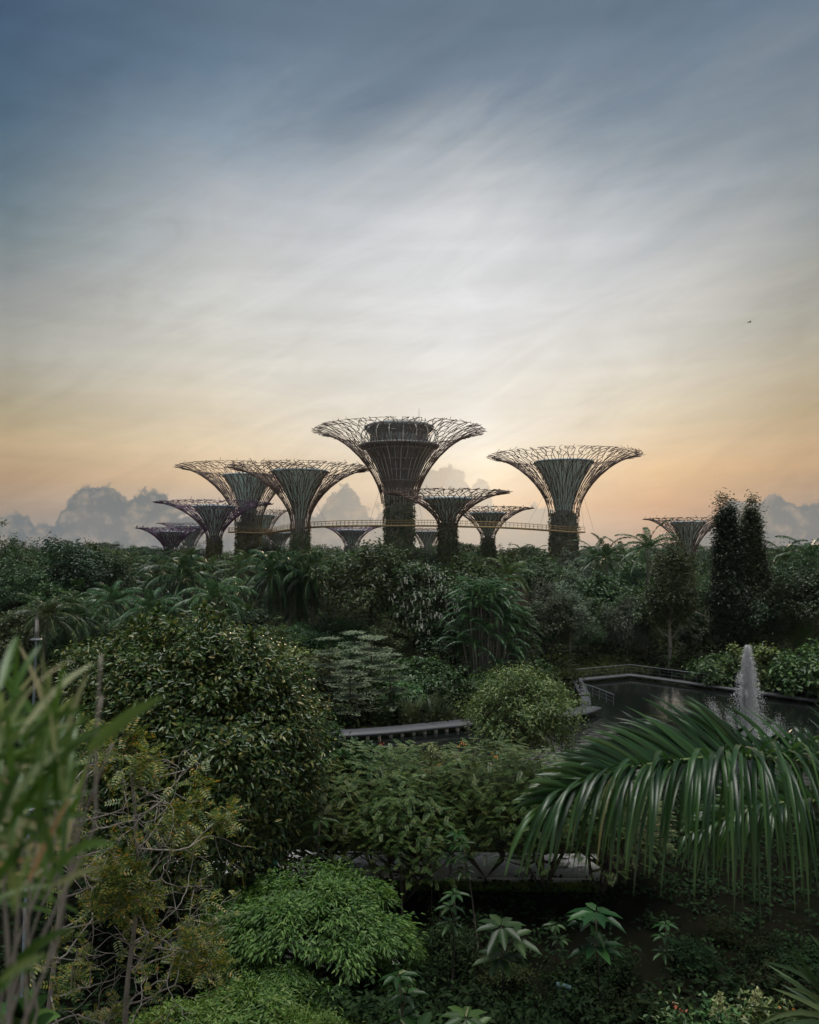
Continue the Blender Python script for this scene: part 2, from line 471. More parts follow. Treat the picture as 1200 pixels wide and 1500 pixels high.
M['concrete'] = speckle('concrete', (.16, .17, .155), (.28, .285, .26), .8, .85, .2, (1, 1, .4))
M['glass'] = principled('glass', (.10, .13, .15), .12, .8)[0]
M['steel'] = principled('steel', (.30, .31, .32), .35, .5, .6)[0]
M['pale_steel'] = principled('pale_steel', (.50, .51, .48), .45, .5)[0]
M['yellow_steel'] = speckle('yellow_steel', (.30, .21, .10), (.40, .29, .15), 1.5, .5)
M['wire'] = principled('wire', (.12, .11, .11), .5)[0]
M['black_paint'] = principled('black_paint', (.015, .015, .016), .4)[0]
M['blue_steel'] = speckle('blue_steel', (.24, .34, .42), (.36, .46, .54), 20, .35, 0, metal=.2)
M['white_paint'] = speckle('white_paint', (.24, .25, .25), (.32, .33, .33), 2, .6)
M['green_panel'] = speckle('green_panel', (.06, .34, .25), (.10, .44, .33), 3, .4)
M['teal_panel'] = speckle('teal_panel', (.05, .10, .10), (.08, .14, .14), 3, .4)

def rnd(seed):
    return np.random.default_rng(seed)

# ------------------------------------------------------------------ ground, paths, pond
def flat(name, poly, z, mat):
    me = bpy.data.meshes.new(name)
    me.from_pydata([(x, y, z) for x, y in poly], [], [list(range(len(poly)))])
    me.materials.append(mat); me.update()
    return structure(name, me)
flat('ground', [(-1600, -60), (1600, -60), (1600, 1600), (-1600, 1600)], 0, M['soil'])
wm, wb = principled('pond_water', (.006, .008, .007), .06, .5)
wt = wm.node_tree
tcn = wt.nodes.new('ShaderNodeTexCoord'); n1 = wt.nodes.new('ShaderNodeTexNoise'); n1.inputs['Scale'].default_value = 2.2; n1.inputs['Detail'].default_value = 5
mpw = wt.nodes.new('ShaderNodeMapping'); mpw.inputs['Scale'].default_value = (1.0, .55, 1)
wt.links.new(tcn.outputs['Object'], mpw.inputs[0]); wt.links.new(mpw.outputs[0], n1.inputs['Vector'])
bp = wt.nodes.new('ShaderNodeBump'); bp.inputs['Strength'].default_value = .22; bp.inputs['Distance'].default_value = .12
wt.links.new(n1.outputs[0], bp.inputs['Height']); wt.links.new(bp.outputs[0], wb.inputs['Normal'])
POND = [(-9, 56), (-9, 63), (6, 66), (13, 69), (16.5, 71), (18, 80), (19.5, 88), (27, 91.5), (34, 84), (41, 76.5), (62, 66), (70, 50), (60, 44), (30, 45), (16, 52), (4, 55)]
flat('pond_water', POND, .05, wm)
def inpoly(x, y, poly):
    c = np.zeros(len(x), bool); j = len(poly) - 1
    for i in range(len(poly)):
        xi, yi = poly[i]; xj, yj = poly[j]
        c ^= ((yi > y) != (yj > y)) & (x < (xj - xi) * (y - yi) / (yj - yi + 1e-12) + xi)
        j = i
    return c
structure('footpath', mesh('footpath', [ribbon([(-12, 38.5), (-4, 37.8), (4, 37.6), (9.6, 37.4)], 1.55, -.1, .03)], M['path']))
structure('path_kerb', mesh('path_kerb', [ribbon([(-12, 36.75), (-4, 36.05), (4, 35.85), (9.5, 35.7)], .10, -.1, .14)], M['kerb']))
structure('lower_path', mesh('lower_path', [ribbon([(-10, 30.6), (-6, 30.0), (-3, 29.3), (-.4, 28.6)], .8, -.1, .03)], M['path']))

# ------------------------------------------------------------------ supertrees
def supertree(label, px, Y, th, neck, rim, rimy, ctop, chalf, cbot, planted=None, ribs=52, rod=.092, seed=1, pod=False, purple=0.25, detail=True):
    g = rnd(seed)
    s = Y / FPX
    zz = lambda py: H - (py - 800) * s
    base = thing('supertree', label, 'garden tower', (gx(px, Y), Y, 0), g.uniform(0, 6.28), 1.0, 'steel garden towers')
    r0, zn, rr, zr = th * s * 1.02, zz(neck), rim * s, zz(rimy)
    rt = th * s * (.82 if pod else .88)
    rcore = rt if pod else th * s * .56
    # trunk
    ribs = 2 * int(1.3 * rr)
    zq = zz(planted) if planted else zn
    obj('trunk', mesh('trunk', [lathe([(rt * 1.04, 0), (rt, zq * .5), (rt * .98, zq), (rcore, zq + .05), (rcore * .98, max(zn, zz(cbot)) + .3)], 32)], M['concrete']), base)
    # the living skin of the trunk
    zp = zz(planted) if planted else zn
    n = int(min(5200, 160 * rt * zp * (1.0 if detail else .35)))
    a = g.uniform(0, 2 * math.pi, n); z = g.uniform(0, 1, n) ** .8 * zp
    z = np.where(g.random(n) < (z / zp) ** 3 * .75, z * g.uniform(.3, 1, n), z * g.uniform(1, 1.10, n))
    dr = np.stack([np.cos(a), np.sin(a), np.zeros(n)], 1)
    P = dr * (rt * 1.0 + .02 + g.uniform(0, .30, n)[:, None] * (1 + np.sin(a * 3 + z * .9)[:, None] * .6)); P[:, 2] = z
    D = dr * .7 + g.normal(0, .5, (n, 3)) + np.array([0, 0, -.5])
    N = dr * .6 + np.array([0, 0, .8]) + g.normal(0, .3, (n, 3))
    obj('planting', mesh('planting', [leaves(P, D, N, g.uniform(.45, 1.0, n), g.uniform(.2, .42, n))], M['trunk_leaf']), base)
    # funnel shaped core
    zc0, zc1, rc = zz(cbot), zz(ctop), chalf * s
    if not pod:
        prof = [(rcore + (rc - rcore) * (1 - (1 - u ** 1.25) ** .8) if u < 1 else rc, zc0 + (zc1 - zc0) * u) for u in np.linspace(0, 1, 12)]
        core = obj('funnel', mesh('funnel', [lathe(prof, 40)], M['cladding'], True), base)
        obj('funnel_rim', mesh('funnel_rim', [lathe([(rc - .25, zc1 - .35), (rc + .12, zc1 - .3), (rc + .14, zc1 + .12), (rc - .1, zc1 + .22), (rc - .5, zc1 + .05), (rc * .5, zc1 - .8), (.01, zc1 - 1.0)], 40)], M['cooling_rim'], True), core)
        # branching bars over the core
        na = 15; lev = len(prof)
        P0, P1 = [], []
        ph = g.uniform(0, 2 * math.pi / na, na)
        for i in range(na):
            b = 2 * math.pi * i / na
            br = [b, b]
            for k in range(lev - 1):
                u = k / (lev - 1)
                for q, sg in enumerate((-1, 1)):
                    if k < 3 and q: continue
                    a0 = br[q]
                    a1 = a0 + (g.uniform(.3, 1) * sg * math.pi / na * .38 if k >= 3 else g.uniform(-.05, .05))
                    br[q] = a1
                    if k < 3: br = [a1, a1]
                    f = 1.015
                    P0.append((prof[k][0] * f * math.cos(a0), prof[k][0] * f * math.sin(a0), prof[k][1]))
                    P1.append((prof[k + 1][0] * f * math.cos(a1), prof[k + 1][0] * f * math.sin(a1), prof[k + 1][1]))
        obj('funnel_bars', mesh('funnel_bars', [rods(P0, P1, rod * .95)], M['lattice']), base)
    else:
        u0 = zz(655)
        prof = [(rt * .95, zz(735)), (rt * .98, zz(720)), (26 * s, zz(705)), (30 * s, zz(690)), (37 * s, zz(675)), (46 * s, zz(660)), (50 * s, zz(655))]
        obj('funnel', mesh('funnel', [lathe(prof, 40)], M['dark_cladding'], True), base)
        fb = [lathe([(r_ * 1.01, z_ - .18), (r_ * 1.04, z_), (r_ * 1.01, z_ + .18)], 40) for r_, z_ in [(prof[i][0] + .1, prof[i][1]) for i in (2, 3, 4, 5)]]
        obj('floor_bands', mesh('floor_bands', fb, M['steel'], True), base)
        obj('ring_beam', mesh('ring_beam', [lathe([(57 * s, zz(656.5)), (59 * s, zz(655)), (59 * s, zz(653)), (57 * s, zz(652)), (30 * s, zz(652)), (30 * s, zz(656.5)), (57 * s, zz(656.5))], 48)], M['dark_cladding'], True), base)
        podo = obj('observation_pod', mesh('observation_pod', [lathe([(40 * s, zz(652)), (41 * s, zz(644)), (42 * s, zz(637)), (50 * s, zz(630)), (52 * s, zz(626)), (46 * s, zz(623)), (20 * s, zz(622)), (.01, zz(621.5))], 48)], M['dark_cladding'], True), base)
        obj('window', mesh('window', [lathe([(41.4 * s, zz(650)), (42.3 * s, zz(639))], 48)], M['glass'], True), podo)
        am = np.linspace(0, 2 * math.pi, 36, endpoint=False)
        P0 = np.stack([41.8 * s * np.cos(am), 41.8 * s * np.sin(am), np.full(36, zz(651))], 1); P1 = np.stack([42.7 * s * np.cos(am), 42.7 * s * np.sin(am), np.full(36, zz(638))], 1)
        obj('mullion', mesh('mullion', [rods(P0, P1, .12)], M['steel']), podo)
        obj('antenna', mesh('antenna', [rods([(0, 0, zz(624))], [(0, 0, zz(598))], .10, .04)], M['steel']), base, (29 * s * math.cos(-base.rotation_euler.z), 29 * s * math.sin(-base.rotation_euler.z), 0))
        # inner glass ribs that run up to the pod
        P0, P1 = [], []
        for i in range(30):
            a0 = 2 * math.pi * i / 30
            rs = [(rt * 1.02, zz(740)), (rt * 1.04, zz(715)), (31 * s, zz(690)), (39 * s, zz(673)), (51 * s, zz(656))]
            for q0, q1 in zip(rs, rs[1:]):
                P0.append((q0[0] * math.cos(a0), q0[0] * math.sin(a0), q0[1])); P1.append((q1[0] * math.cos(a0), q1[0] * math.sin(a0), q1[1]))
        # arms that hold the pod
        for i in range(18):
            a0 = 2 * math.pi * (i + .5) / 18
            for q0, q1 in zip([(51, 655), (56, 645), (57, 637), (54, 631)], [(56, 645), (57, 637), (54, 631), (50, 628)]):
                P0.append((q0[0] * s * math.cos(a0), q0[0] * s * math.sin(a0), zz(q0[1]))); P1.append((q1[0] * s * math.cos(a0), q1[0] * s * math.sin(a0), zz(q1[1])))
        obj('pod_ribs', mesh('pod_ribs', [rods(P0, P1, .13)], M['pale_steel']), base)
    # flaring lattice
    def prof_r(u):
        return r0 + (rr - r0) * (1 - np.maximum(1 - np.minimum(u, 1) ** 1.6, 0) ** .6)
    lev = 12
    us = np.concatenate([np.linspace(0, .78, 7), 1 - .22 * (1 - np.linspace(0, 1, 6)[1:]) ** 1.6])
    P0, P1, rd = [], [], []
    m = 2 * int(1.3 * rr)
    aj = g.uniform(-.38, .38, (lev, m * 2)) * (2 * math.pi / (m * 2))
    def pos(k, j, ex=0.0):
        u = us[k]
        # outer half of the skin has twice the bars: they fork
        a0 = 2 * math.pi * (j % (2 * m)) / (2 * m) + aj[k, j % (2 * m)] * (1.0 if k > 4 else .2)
        r_ = float(prof_r(u)) * (1 + ex)
        return (r_ * math.cos(a0), r_ * math.sin(a0), zn + (zr - zn) * u)
    stride = lambda k: 4 if k < 2 else (2 if k < 5 else 1)
    for k in range(lev - 1):
        dense = k >= 5
        for j in range(2 * m):
            if not dense:
                st, sn = stride(k), stride(k + 1)
                if j % st: continue
                P0.append(pos(k, j)); P1.append(pos(k + 1, j)); rd.append(rod * 1.1)
                if sn < st:
                    P0.append(pos(k, j)); P1.append(pos(k + 1, j + sn)); rd.append(rod)
                elif g.random() < .25:
                    P0.append(pos(k, j)); P1.append(pos(k + 1, j + (st if g.random() < .5 else -st))); rd.append(rod * .8)
            else:
                ex = g.uniform(-.05, .05) if k == lev - 2 else 0
                c = g.random()
                step = 1 if (j + k) % 2 else -1
                if c < .62:
                    P0.append(pos(k, j)); P1.append(pos(k + 1, j, ex)); rd.append(rod)
                if c > .44:
                    P0.append(pos(k, j)); P1.append(pos(k + 1, j + step, ex)); rd.append(rod * .9)
    # loose forked tips standing up along the rim
    for j in range(2 * m):
        p = pos(lev - 1, j)
        if g.random() < .28:
            a0 = math.atan2(p[1], p[0]) + g.uniform(-.04, .04)
            q = rr * g.uniform(.94, .99)
            P0.append(p); P1.append((q * math.cos(a0), q * math.sin(a0), zr + g.uniform(.2, .9) * s / .19)); rd.append(rod * .7)
    # rings near the neck and below the rim
    for k, pr in ((2, .4), (4, .45), (6, .4), (7, .4), (8, .5), (9, .5), (10, .75), (11, .7)):
        for j in range(0, 2 * m, stride(k)):
            if g.random() < pr:
                P0.append(pos(k, j)); P1.append(pos(k, j + stride(k))); rd.append(rod * .7)
    ab = 2 * math.pi * np.arange(m // 2) / (m // 2)
    q = r0 * 1.02
    zl = max(zz(planted) - 1.0, 0) if planted else zn - 4
    for a0 in ab:
        P0.append((q * math.cos(a0), q * math.sin(a0), zl)); P1.append((q * math.cos(a0), q * math.sin(a0), zn)); rd.append(rod)
    P0 = np.array(P0); P1 = np.array(P1); rd = np.array(rd)
    obj('canopy_lattice', mesh('canopy_lattice', [rods(P0, P1, rd)], M['purple_lattice'] if purple > .5 else M['lattice']), base)
    return base

supertree('tallest steel tower with a dark observation pod inside its spreading crown', 585, 204, 25, 738, 124, 632, 622, 50, 720, planted=732, ribs=46, seed=11, pod=True)
supertree('tall tower with glazed stem touching the left edge of the tallest tower\'s crown', 440, 210, 13.5, 765, 104, 686, 691, 42, 760, planted=778, seed=12)
supertree('tall tower whose stem is ringed by the yellow walkway\'s coiled end', 364, 238, 19, 765, 101, 686, 697, 37, 752, planted=765, seed=13)
supertree('tall tower standing apart at the right, where the yellow walkway stops', 826, 226, 21.5, 752, 111, 668, 677, 43, 748, planted=752, seed=14)
supertree('leafy stemmed tower in front of the tallest one, its crown crossing that stem', 656, 180, 13, 772, 91, 722, 731, 36, 768, planted=768, seed=15)
supertree('shorter tower behind the walkway with its crown glowing orange by the sun', 715, 240, 9.5, 790, 66, 745, 752, 27, 785, planted=788, seed=16)
supertree('small hazy tower half hidden under the walkway left of the tallest stem', 515, 330, 10, 800, 44, 772, 777, 22, 797, ribs=28, rod=.09, seed=17, detail=False, purple=.8)
supertree('small hazy tower seen in the gap between the tallest stem and the leafy one', 627, 340, 11, 802, 36, 774, 779, 20, 798, ribs=28, rod=.09, seed=18, detail=False)
supertree('medium tower with purplish bars in front of the coiled walkway tower', 314, 225, 10, 790, 83, 737, 742, 31, 785, planted=790, seed=19, purple=.8)
supertree('lowest and leftmost small tower, its crown just above the treetops', 250, 300, 8, 808, 49, 774, 779, 22, 804, ribs=24, rod=.14, seed=20, detail=False, purple=.8)
supertree('small purple tower peeping over the leftmost low one', 278, 340, 8, 805, 45, 767, 771, 22, 800, ribs=28, rod=.09, seed=21, detail=False, purple=.8)
supertree('distant tower whose crown tip shows behind the coiled walkway stem', 385, 330, 10, 790, 39, 748, 755, 18, 788, ribs=28, rod=.09, seed=22, detail=False)
supertree('tiny hazy tower below the walkway beside the glazed stem', 408, 345, 8, 802, 32, 777, 781, 18, 800, ribs=28, rod=.09, seed=23, detail=False)
supertree('low wide tower alone on the far right behind tall palms', 1008, 230, 9, 815, 62, 760, 765, 25, 808, planted=812, seed=24)

# ------------------------------------------------------------------ yellow walkway between the towers
def smooth(pts, n=12):
    p = np.asarray(pts, float); out = []
    for i in range(len(p) - 1):
        a, b, c, d_ = p[max(i - 1, 0)], p[i], p[i + 1], p[min(i + 2, len(p) - 1)]
        for t_ in np.linspace(0, 1, n, endpoint=False):
            out.append(.5 * ((2 * b) + (-a + c) * t_ + (2 * a - 5 * b + 4 * c - d_) * t_ ** 2 + (-a + 3 * b - 3 * c + d_) * t_ ** 3))
    out.append(p[-1])
    return np.array(out)
ctr = at(364, 781, 238)
ring = [(ctr.x + 5.3 * math.cos(a), 238 + 5.3 * math.sin(a), ctr.z + .9 * (a - R(20)) / R(-330)) for a in np.linspace(R(20) - R(330), R(20), 26)]
way = [at(400, 779, 233), at(428, 774.5, 221), at(455, 771.5, 215), at(500, 769.5, 206), at(545, 769, 199), at(585, 769, 196), at(625, 769, 195), at(656, 769.5, 195), at(690, 770.5, 198), at(730, 771.5, 204), at(770, 773.5, 211), at(805, 776, 216), at(832, 778, 218.5), at(856, 778.5, 219)]
path3 = np.concatenate([np.array(ring), smooth([tuple(w) for w in way])])
sky = thing('skywalk', 'slim yellow steel walkway curving in midair between the tower stems', 'footbridge')
obj('deck', mesh('deck', [ribbon(path3, 1.0, -.45, 0)], M['yellow_steel']), sky)
T = np.gradient(path3[:, :2], axis=0); T /= np.linalg.norm(T, axis=1, keepdims=True)
Nn = np.stack([-T[:, 1], T[:, 0], np.zeros(len(T))], 1)
for sd in (-1, 1):
    e = path3 + Nn * sd * .95
    P0, P1 = [], []
    seg = np.linalg.norm(np.diff(e, axis=0), axis=1); cum = np.concatenate([[0], np.cumsum(seg)])
    for q in np.arange(0, cum[-1], 1.6):
        p = np.array([np.interp(q, cum, e[:, i]) for i in range(3)])
        P0.append(p); P1.append(p + (0, 0, 1.25))
    r_ = [rods(P0, P1, .055)]
    for hz in (.65, 1.25):
        r_.append(rods(e[:-1] + (0, 0, hz), e[1:] + (0, 0, hz), .05 if hz > 1 else .03))
    obj('railing', mesh('railing', r_, M['yellow_steel']), sky)
tp = [at(826, 700, 226), at(585, 690, 204), at(440, 725, 210)]
P0, P1 = [], []
for k, (q, src) in enumerate([(at(790, 775, 214), 0), (at(770, 773, 211), 0), (at(856, 778, 219), 0), (at(870, 778, 226), 0), (at(540, 769, 199), 1), (at(620, 769, 195), 1), (at(480, 770, 210), 2), (at(415, 777, 227), 2)]):
    P0.append(q); P1.append(tp[src] + Vector((np.sign(q.x - tp[src].x) * 3.5, -3.5, 0)))
for a_, b_ in zip(P0, P1):
    obj('cable', mesh('cable', [rods([a_], [b_], .03)], M['wire']), sky)

# ------------------------------------------------------------------ plants: crowns and palms
def crown(seed, rad, cz, ncl, nlf, clr, L, Wd, bottom=-.45, up=.55, out=.7, rin=.5, flat=.75, droop=.12, cone=0.0, lump=.2):
    """leaf clumps spread through an uneven crown; returns leaves and clump centres"""
    g = rnd(seed)
    d_ = nrm(g.normal(0, 1, (ncl * 3, 3))); d_ = d_[d_[:, 2] > bottom][:ncl]
    ncl = len(d_)
    ph = g.uniform(0, 6.28, 6)
    bump = 1 + lump * (np.sin(d_[:, 0] * 4 + ph[0]) * np.cos(d_[:, 1] * 4.3 + ph[1]) + .7 * np.sin(d_[:, 2] * 6 + ph[2] + d_[:, 0] * 3))
    rr_ = g.uniform(rin ** 2, 1, ncl) ** .5 * bump
    C = d_ * rr_[:, None] * np.array(rad)
    if cone:
        tz = np.clip((C[:, 2] + rad[2]) / (2 * rad[2]), 0, 1)
        C[:, :2] *= (1 - cone * tz)[:, None]
    C[:, 2] += cz
    k = np.repeat(np.arange(ncl), nlf)
    o = g.normal(0, 1, (len(k), 3)) * clr * g.uniform(.7, 1.25, ncl)[k][:, None] * np.array([1, 1, flat]) * .55
    P = C[k] + o
    outw = nrm(C[k] - np.array([0, 0, cz - rad[2] * .3]))
    N = nrm(o) * .5 + outw * out + np.array([0, 0, up]) + g.normal(0, .38, o.shape)
    N = nrm(N)
    D = np.cross(N, g.normal(0, 1, o.shape)); D = nrm(D) + outw * .4 + nrm(o) * .3 + np.array([0, 0, -.15])
    n = len(k)
    return leaves(P, D, N, L * g.uniform(.65, 1.25, n), Wd * g.uniform(.7, 1.2, n), droop=droop), C

def limbs(seed, h0, C, r, nl=14, lean=0.0, trunk_top=None, sides=6, multi=1):
    """tapered trunk with boughs that reach into the clumps"""
    g = rnd(seed + 900)
    out = []
    cz = C[:, 2].mean()
    top = trunk_top or cz
    stems = []
    for m_ in range(multi):
        off = (g.normal(0, .3 if multi > 1 else .0, 2))
        tops = off * 3 + g.normal(0, lean, 2)
        pts = np.array([(off[0] + tops[0] * u ** 1.5 + .12 * math.sin(u * 5 + m_), off[1] + tops[1] * u ** 1.5 + .1 * math.cos(u * 6 + m_), top * u) for u in np.linspace(-.03, 1, 8)])
        rad = r * (1 - .65 * np.linspace(0, 1, 8)) / math.sqrt(multi)
        out.append(tube(pts, rad, sides + 2)); stems.append(pts)
    idx = g.choice(len(C), min(nl, len(C)), replace=False)
    for i in idx:
        st = stems[g.integers(len(stems))]
        c = C[i]
        f = np.clip(c[2] / top * g.uniform(.45, .8), h0, .97)
        q = np.array([np.interp(f, np.linspace(-.03, 1, 8), st[:, a]) for a in range(3)])
        mid = (q + c) / 2 + np.array([0, 0, -.12 * np.linalg.norm(c - q)]) + g.normal(0, .1, 3)
        pp = smooth([q, mid, c], 3)
        out.append(tube(pp, np.linspace(r * .34, r * .06, len(pp)), max(4, sides - 1)))
    return out

def frond(g, L, e0, az_, droop, n, ll, lw, hang, base=np.zeros(3), vee=.35, r=.03):
    m = 12
    s_ = np.linspace(0, 1, m)
    ea = e0 - droop * s_ ** 1.25
    dirs = np.stack([np.cos(ea) * math.cos(az_), np.cos(ea) * math.sin(az_), np.sin(ea)], 1)
    pts = base + np.concatenate([[np.zeros(3)], np.cumsum((dirs[1:] + dirs[:-1]) / 2 * L / (m - 1), 0)])
    out = [(*tube(pts, np.linspace(r, r * .2, m), 4), 1)]
    u = np.linspace(.10, 1, n)
    P = np.stack([np.interp(u, s_, pts[:, i]) for i in range(3)], 1)
    T_ = nrm(np.stack([np.interp(u, s_, dirs[:, i]) for i in range(3)], 1))
    Sd = np.array([-math.sin(az_), math.cos(az_), 0.0])
    Up = nrm(np.cross(T_, np.tile(Sd, (n, 1))))
    env = ll * np.maximum(np.sin(math.pi * (.14 + .80 * u)), .12) ** .6
    for sg in (-1, 1):
        fw = np.radians(30 + 38 * u + g.normal(0, 5, n))[:, None]
        D = Sd * sg * np.cos(fw) + T_ * np.sin(fw) + Up * (vee + g.normal(0, .08, n)[:, None])
        D = nrm(D)
        Lw = (env * g.uniform(.85, 1.1, n))[:, None]
        m1 = P + D * Lw * .5 + np.array([0, 0, -1]) * Lw * hang * .18
        tp = P + D * Lw * (.93 - .12 * hang) + np.array([0, 0, -1]) * Lw * hang * .62
        w = nrm(T_ * .9 + Up * .3) * lw * .5
        V = np.stack([P - w * .6, P + w * .6, m1 + w, m1 - w, tp + w * .15, tp - w * .15], 1).reshape(-1, 3)
        k = np.arange(n)[:, None] * 6
        F = np.concatenate([k + np.array([0, 1, 2, 3]), k + np.array([3, 2, 4, 5])])
        out.append((V, F, 0))
    return out

def palm_crown(seed, nf, L, n=34, ll=.9, lw=.10, hang=.6, z=0.0, e_hi=80, e_lo=-35, droop=1.25, vee=.35, r=.05):
    g = rnd(seed); out = []
    for i in range(nf):
        u = i / (nf - 1)
        e0 = R(e_hi + (e_lo - e_hi) * u ** 1.1 + g.normal(0, 5))
        out += frond(g, L * g.uniform(.85, 1.1), e0, i * 2.39996 + g.normal(0, .15), droop * g.uniform(.75, 1.2) * (1 - .35 * u), n, ll, lw, hang, np.array([0, 0, z]), vee, r)
    return out

PROTO = {}
def proto(key, height, parts):
    """parts: list of (name, mesh)"""
    zs = []
    for _, me in parts:
        co = np.empty(len(me.vertices) * 3, dtype=np.float32); me.vertices.foreach_get('co', co)
        zs.append(np.percentile(co[2::3], 99.6 if len(co) > 3000 else 100))
    PROTO[key] = (float(max(zs)), parts)

def put(kind, label, cat, px, top, y, wide=1.0, rz=None, group=None, name=None, z0=0.0, h=None, tilt=.025):
    hp, parts = PROTO[kind]
    hh = h if h is not None else H - (top - 800) / FPX * y - z0
    k = hh / hp
    o = thing(name or cat.replace(' ', '_'), label, cat, (gx(px, y), y, z0), random.uniform(0, 6.28) if rz is None else rz, (k * wide, k * wide, k), group)
    o.rotation_euler.x, o.rotation_euler.y = random.gauss(0, tilt), random.gauss(0, tilt)
    for pn, me in parts:
        obj(pn, me, o)
    return o

def broad(key, seed, h, rad, ncl, nlf, clr, L, Wd, mat, bark='bark', trunk=.22, **kw):
    cz = h - rad[2] * .92
    lf, C = crown(seed, rad, cz, ncl, nlf, clr, L, Wd, **kw)
    proto(key, h, [('trunk', mesh(key + '_trunk', limbs(seed, .3, C, trunk, 16), M[bark], True)), ('crown', mesh(key + '_crown', [lf], M[mat]))])
# broad-leaved trees of the belt
broad('dark_round', 101, 14, (4.6, 4.6, 4.4), 150, 62, .90, .40, .22, 'dark_leaf', lump=.32)
broad('dark_tall', 102, 15, (3.9, 3.9, 5.6), 170, 62, .82, .34, .17, 'dark_leaf', lump=.36)
broad('green_round', 103, 13, (4.4, 4.4, 3.9), 140, 56, .88, .56, .34, 'mid_leaf', lump=.34)
broad('green_loose', 104, 14, (4.8, 4.8, 4.6), 110, 50, .85, .42, .20, 'mid_leaf', lump=.40)
broad('silver', 105, 13, (4.2, 4.2, 4.2), 150, 46, .95, .46, .26, 'silver_leaf', bark='pale_bark', lump=.3)
broad('weeping', 106, 12, (3.0, 3.0, 4.6), 150, 60, .85, .55, .13, 'silver_leaf', lump=.25, droop=.6, flat=1.5)
broad('column', 107, 16, (2.7, 2.7, 5.6), 190, 70, .70, .30, .10, 'olive_leaf', bark='pale_bark', trunk=.24, lump=.15, bottom=-.95, cone=.35, flat=1.2)
broad('spire', 108, 18, (2.5, 2.5, 8.6), 460, 70, .72, .34, .15, 'yew_leaf', lump=.16, bottom=-.99, cone=.66, flat=1.2, rin=.35)
broad('shrub', 109, 3.2, (2.6, 2.6, 1.9), 100, 40, .5, .30, .18, 'mid_leaf', trunk=.09, lump=.3)
broad('flat_top', 110, 15, (6.0, 6.0, 1.4), 90, 50, 1.0, .42, .22, 'dark_leaf', lump=.3, flat=.35)
# feather palms
def palm(key, seed, h, nf, L, mat, n=36, ll=.95, lw=.11, hang=.7, trunk=.17, bark='palm_bark', **kw):
    g = rnd(seed)
    hz = h - L * .62
    bend_ = g.normal(0, .35, 2)
    pts = np.array([(bend_[0] * u * u, bend_[1] * u * u, hz * u) for u in np.linspace(-.02, 1.0, 10)])
    tr = tube(pts, trunk * (1.15 - .45 * np.linspace(0, 1, 10)), 8)
    cr = palm_crown(seed, nf, L, n, ll, lw, hang, 0.0, **kw)
    cr = [(b[0] + pts[-1], b[1], b[2]) for b in cr]
    proto(key, h, [('trunk', mesh(key + '_trunk', [tr], M[bark], True)), ('crown', mesh(key + '_crown', cr, [M[mat], M['rachis']]))])
palm('feather_palm', 201, 12, 22, 4.2, 'palm_leaf', n=44, ll=1.05, lw=.10, hang=1.0, droop=1.75, e_hi=82, e_lo=-40)
palm('drooping_palm', 202, 12, 24, 4.2, 'palm_leaf', n=44, ll=1.15, lw=.10, hang=1.15, e_hi=80, e_lo=-55, droop=2.1)
palm('bright_feather_palm', 203, 11.5, 18, 3.8, 'bright_palm', hang=.85, droop=1.5, n=44)
palm('coconut_palm', 204, 15, 17, 4.6, 'palm_leaf', hang=.9, droop=1.5, e_lo=-25, ll=1.0)
palm('short_palm', 205, 6.5, 20, 3.6, 'palm_leaf', hang=.6, droop=1.2, trunk=.22)

# --- belt of trees between the pond and the towers
LM = [(20, 'the far left edge'), (110, 'the ball crowned tree'), (250, 'the two leftmost towers'), (314, 'the purplish medium tower'), (364, 'the walkway\'s coiled end'), (440, 'the glazed tower stem'),
      (515, 'the small hazy tower'), (585, 'the tallest tower'), (656, 'the leafy tower stem'), (715, 'the sunlit short tower'), (770, 'the free walkway stretch'), (826, 'the walkway\'s end tower'),
      (905, 'the rightmost tower gap'), (1008, 'the lone far right tower'), (1090, 'the twin spired tree'), (1180, 'the far right edge')]
WORDS = {'dark_round': 'dark rounded tree', 'dark_tall': 'dark tall tree', 'green_round': 'mid green rounded tree', 'green_loose': 'loose green tree', 'feather_palm': 'feather palm', 'drooping_palm': 'drooping feather palm',
         'bright_feather_palm': 'bright green feather palm', 'coconut_palm': 'tall arching palm', 'silver': 'greyish green tree', 'spire': 'narrow dark tree', 'column': 'narrow column tree', 'flat_top': 'flat topped dark tree', 'short_palm': 'short feather palm', 'weeping': 'weeping greyish tree'}
ROWW = {300: 'on the hazy skyline', 235: 'in the far row', 185: 'in the row behind', 148: 'in the middle row', 122: 'in the nearer row', 100: 'in the front row'}
used = {}
def belt_label(kind, px, row):
    lm = min(LM, key=lambda q: abs(q[0] - px))
    dx = px - lm[0]
    rel = 'below' if abs(dx) < 12 else ('left of' if dx < 0 else 'right of')
    if 'edge' in lm[1]: rel = 'near'
    return f"{WORDS[kind]} {ROWW[row]} {rel} {lm[1]}"
def zone_kinds(px):
    if px < 140: return ['dark_round', 'dark_tall', 'dark_round', 'green_round']
    if px < 490: return ['feather_palm', 'drooping_palm', 'feather_palm', 'bright_feather_palm', 'dark_round', 'drooping_palm']
    if px < 660: return ['dark_round', 'dark_tall', 'green_round', 'dark_round']
    if px < 800: return ['green_round', 'dark_round', 'bright_feather_palm', 'green_loose', 'dark_tall']
    if px < 960: return ['feather_palm', 'coconut_palm', 'green_round', 'silver', 'dark_round']
    return ['dark_tall', 'dark_round', 'column', 'green_loose']
EXPL = []   # px, y of the trees placed by hand, so that the filler keeps off them
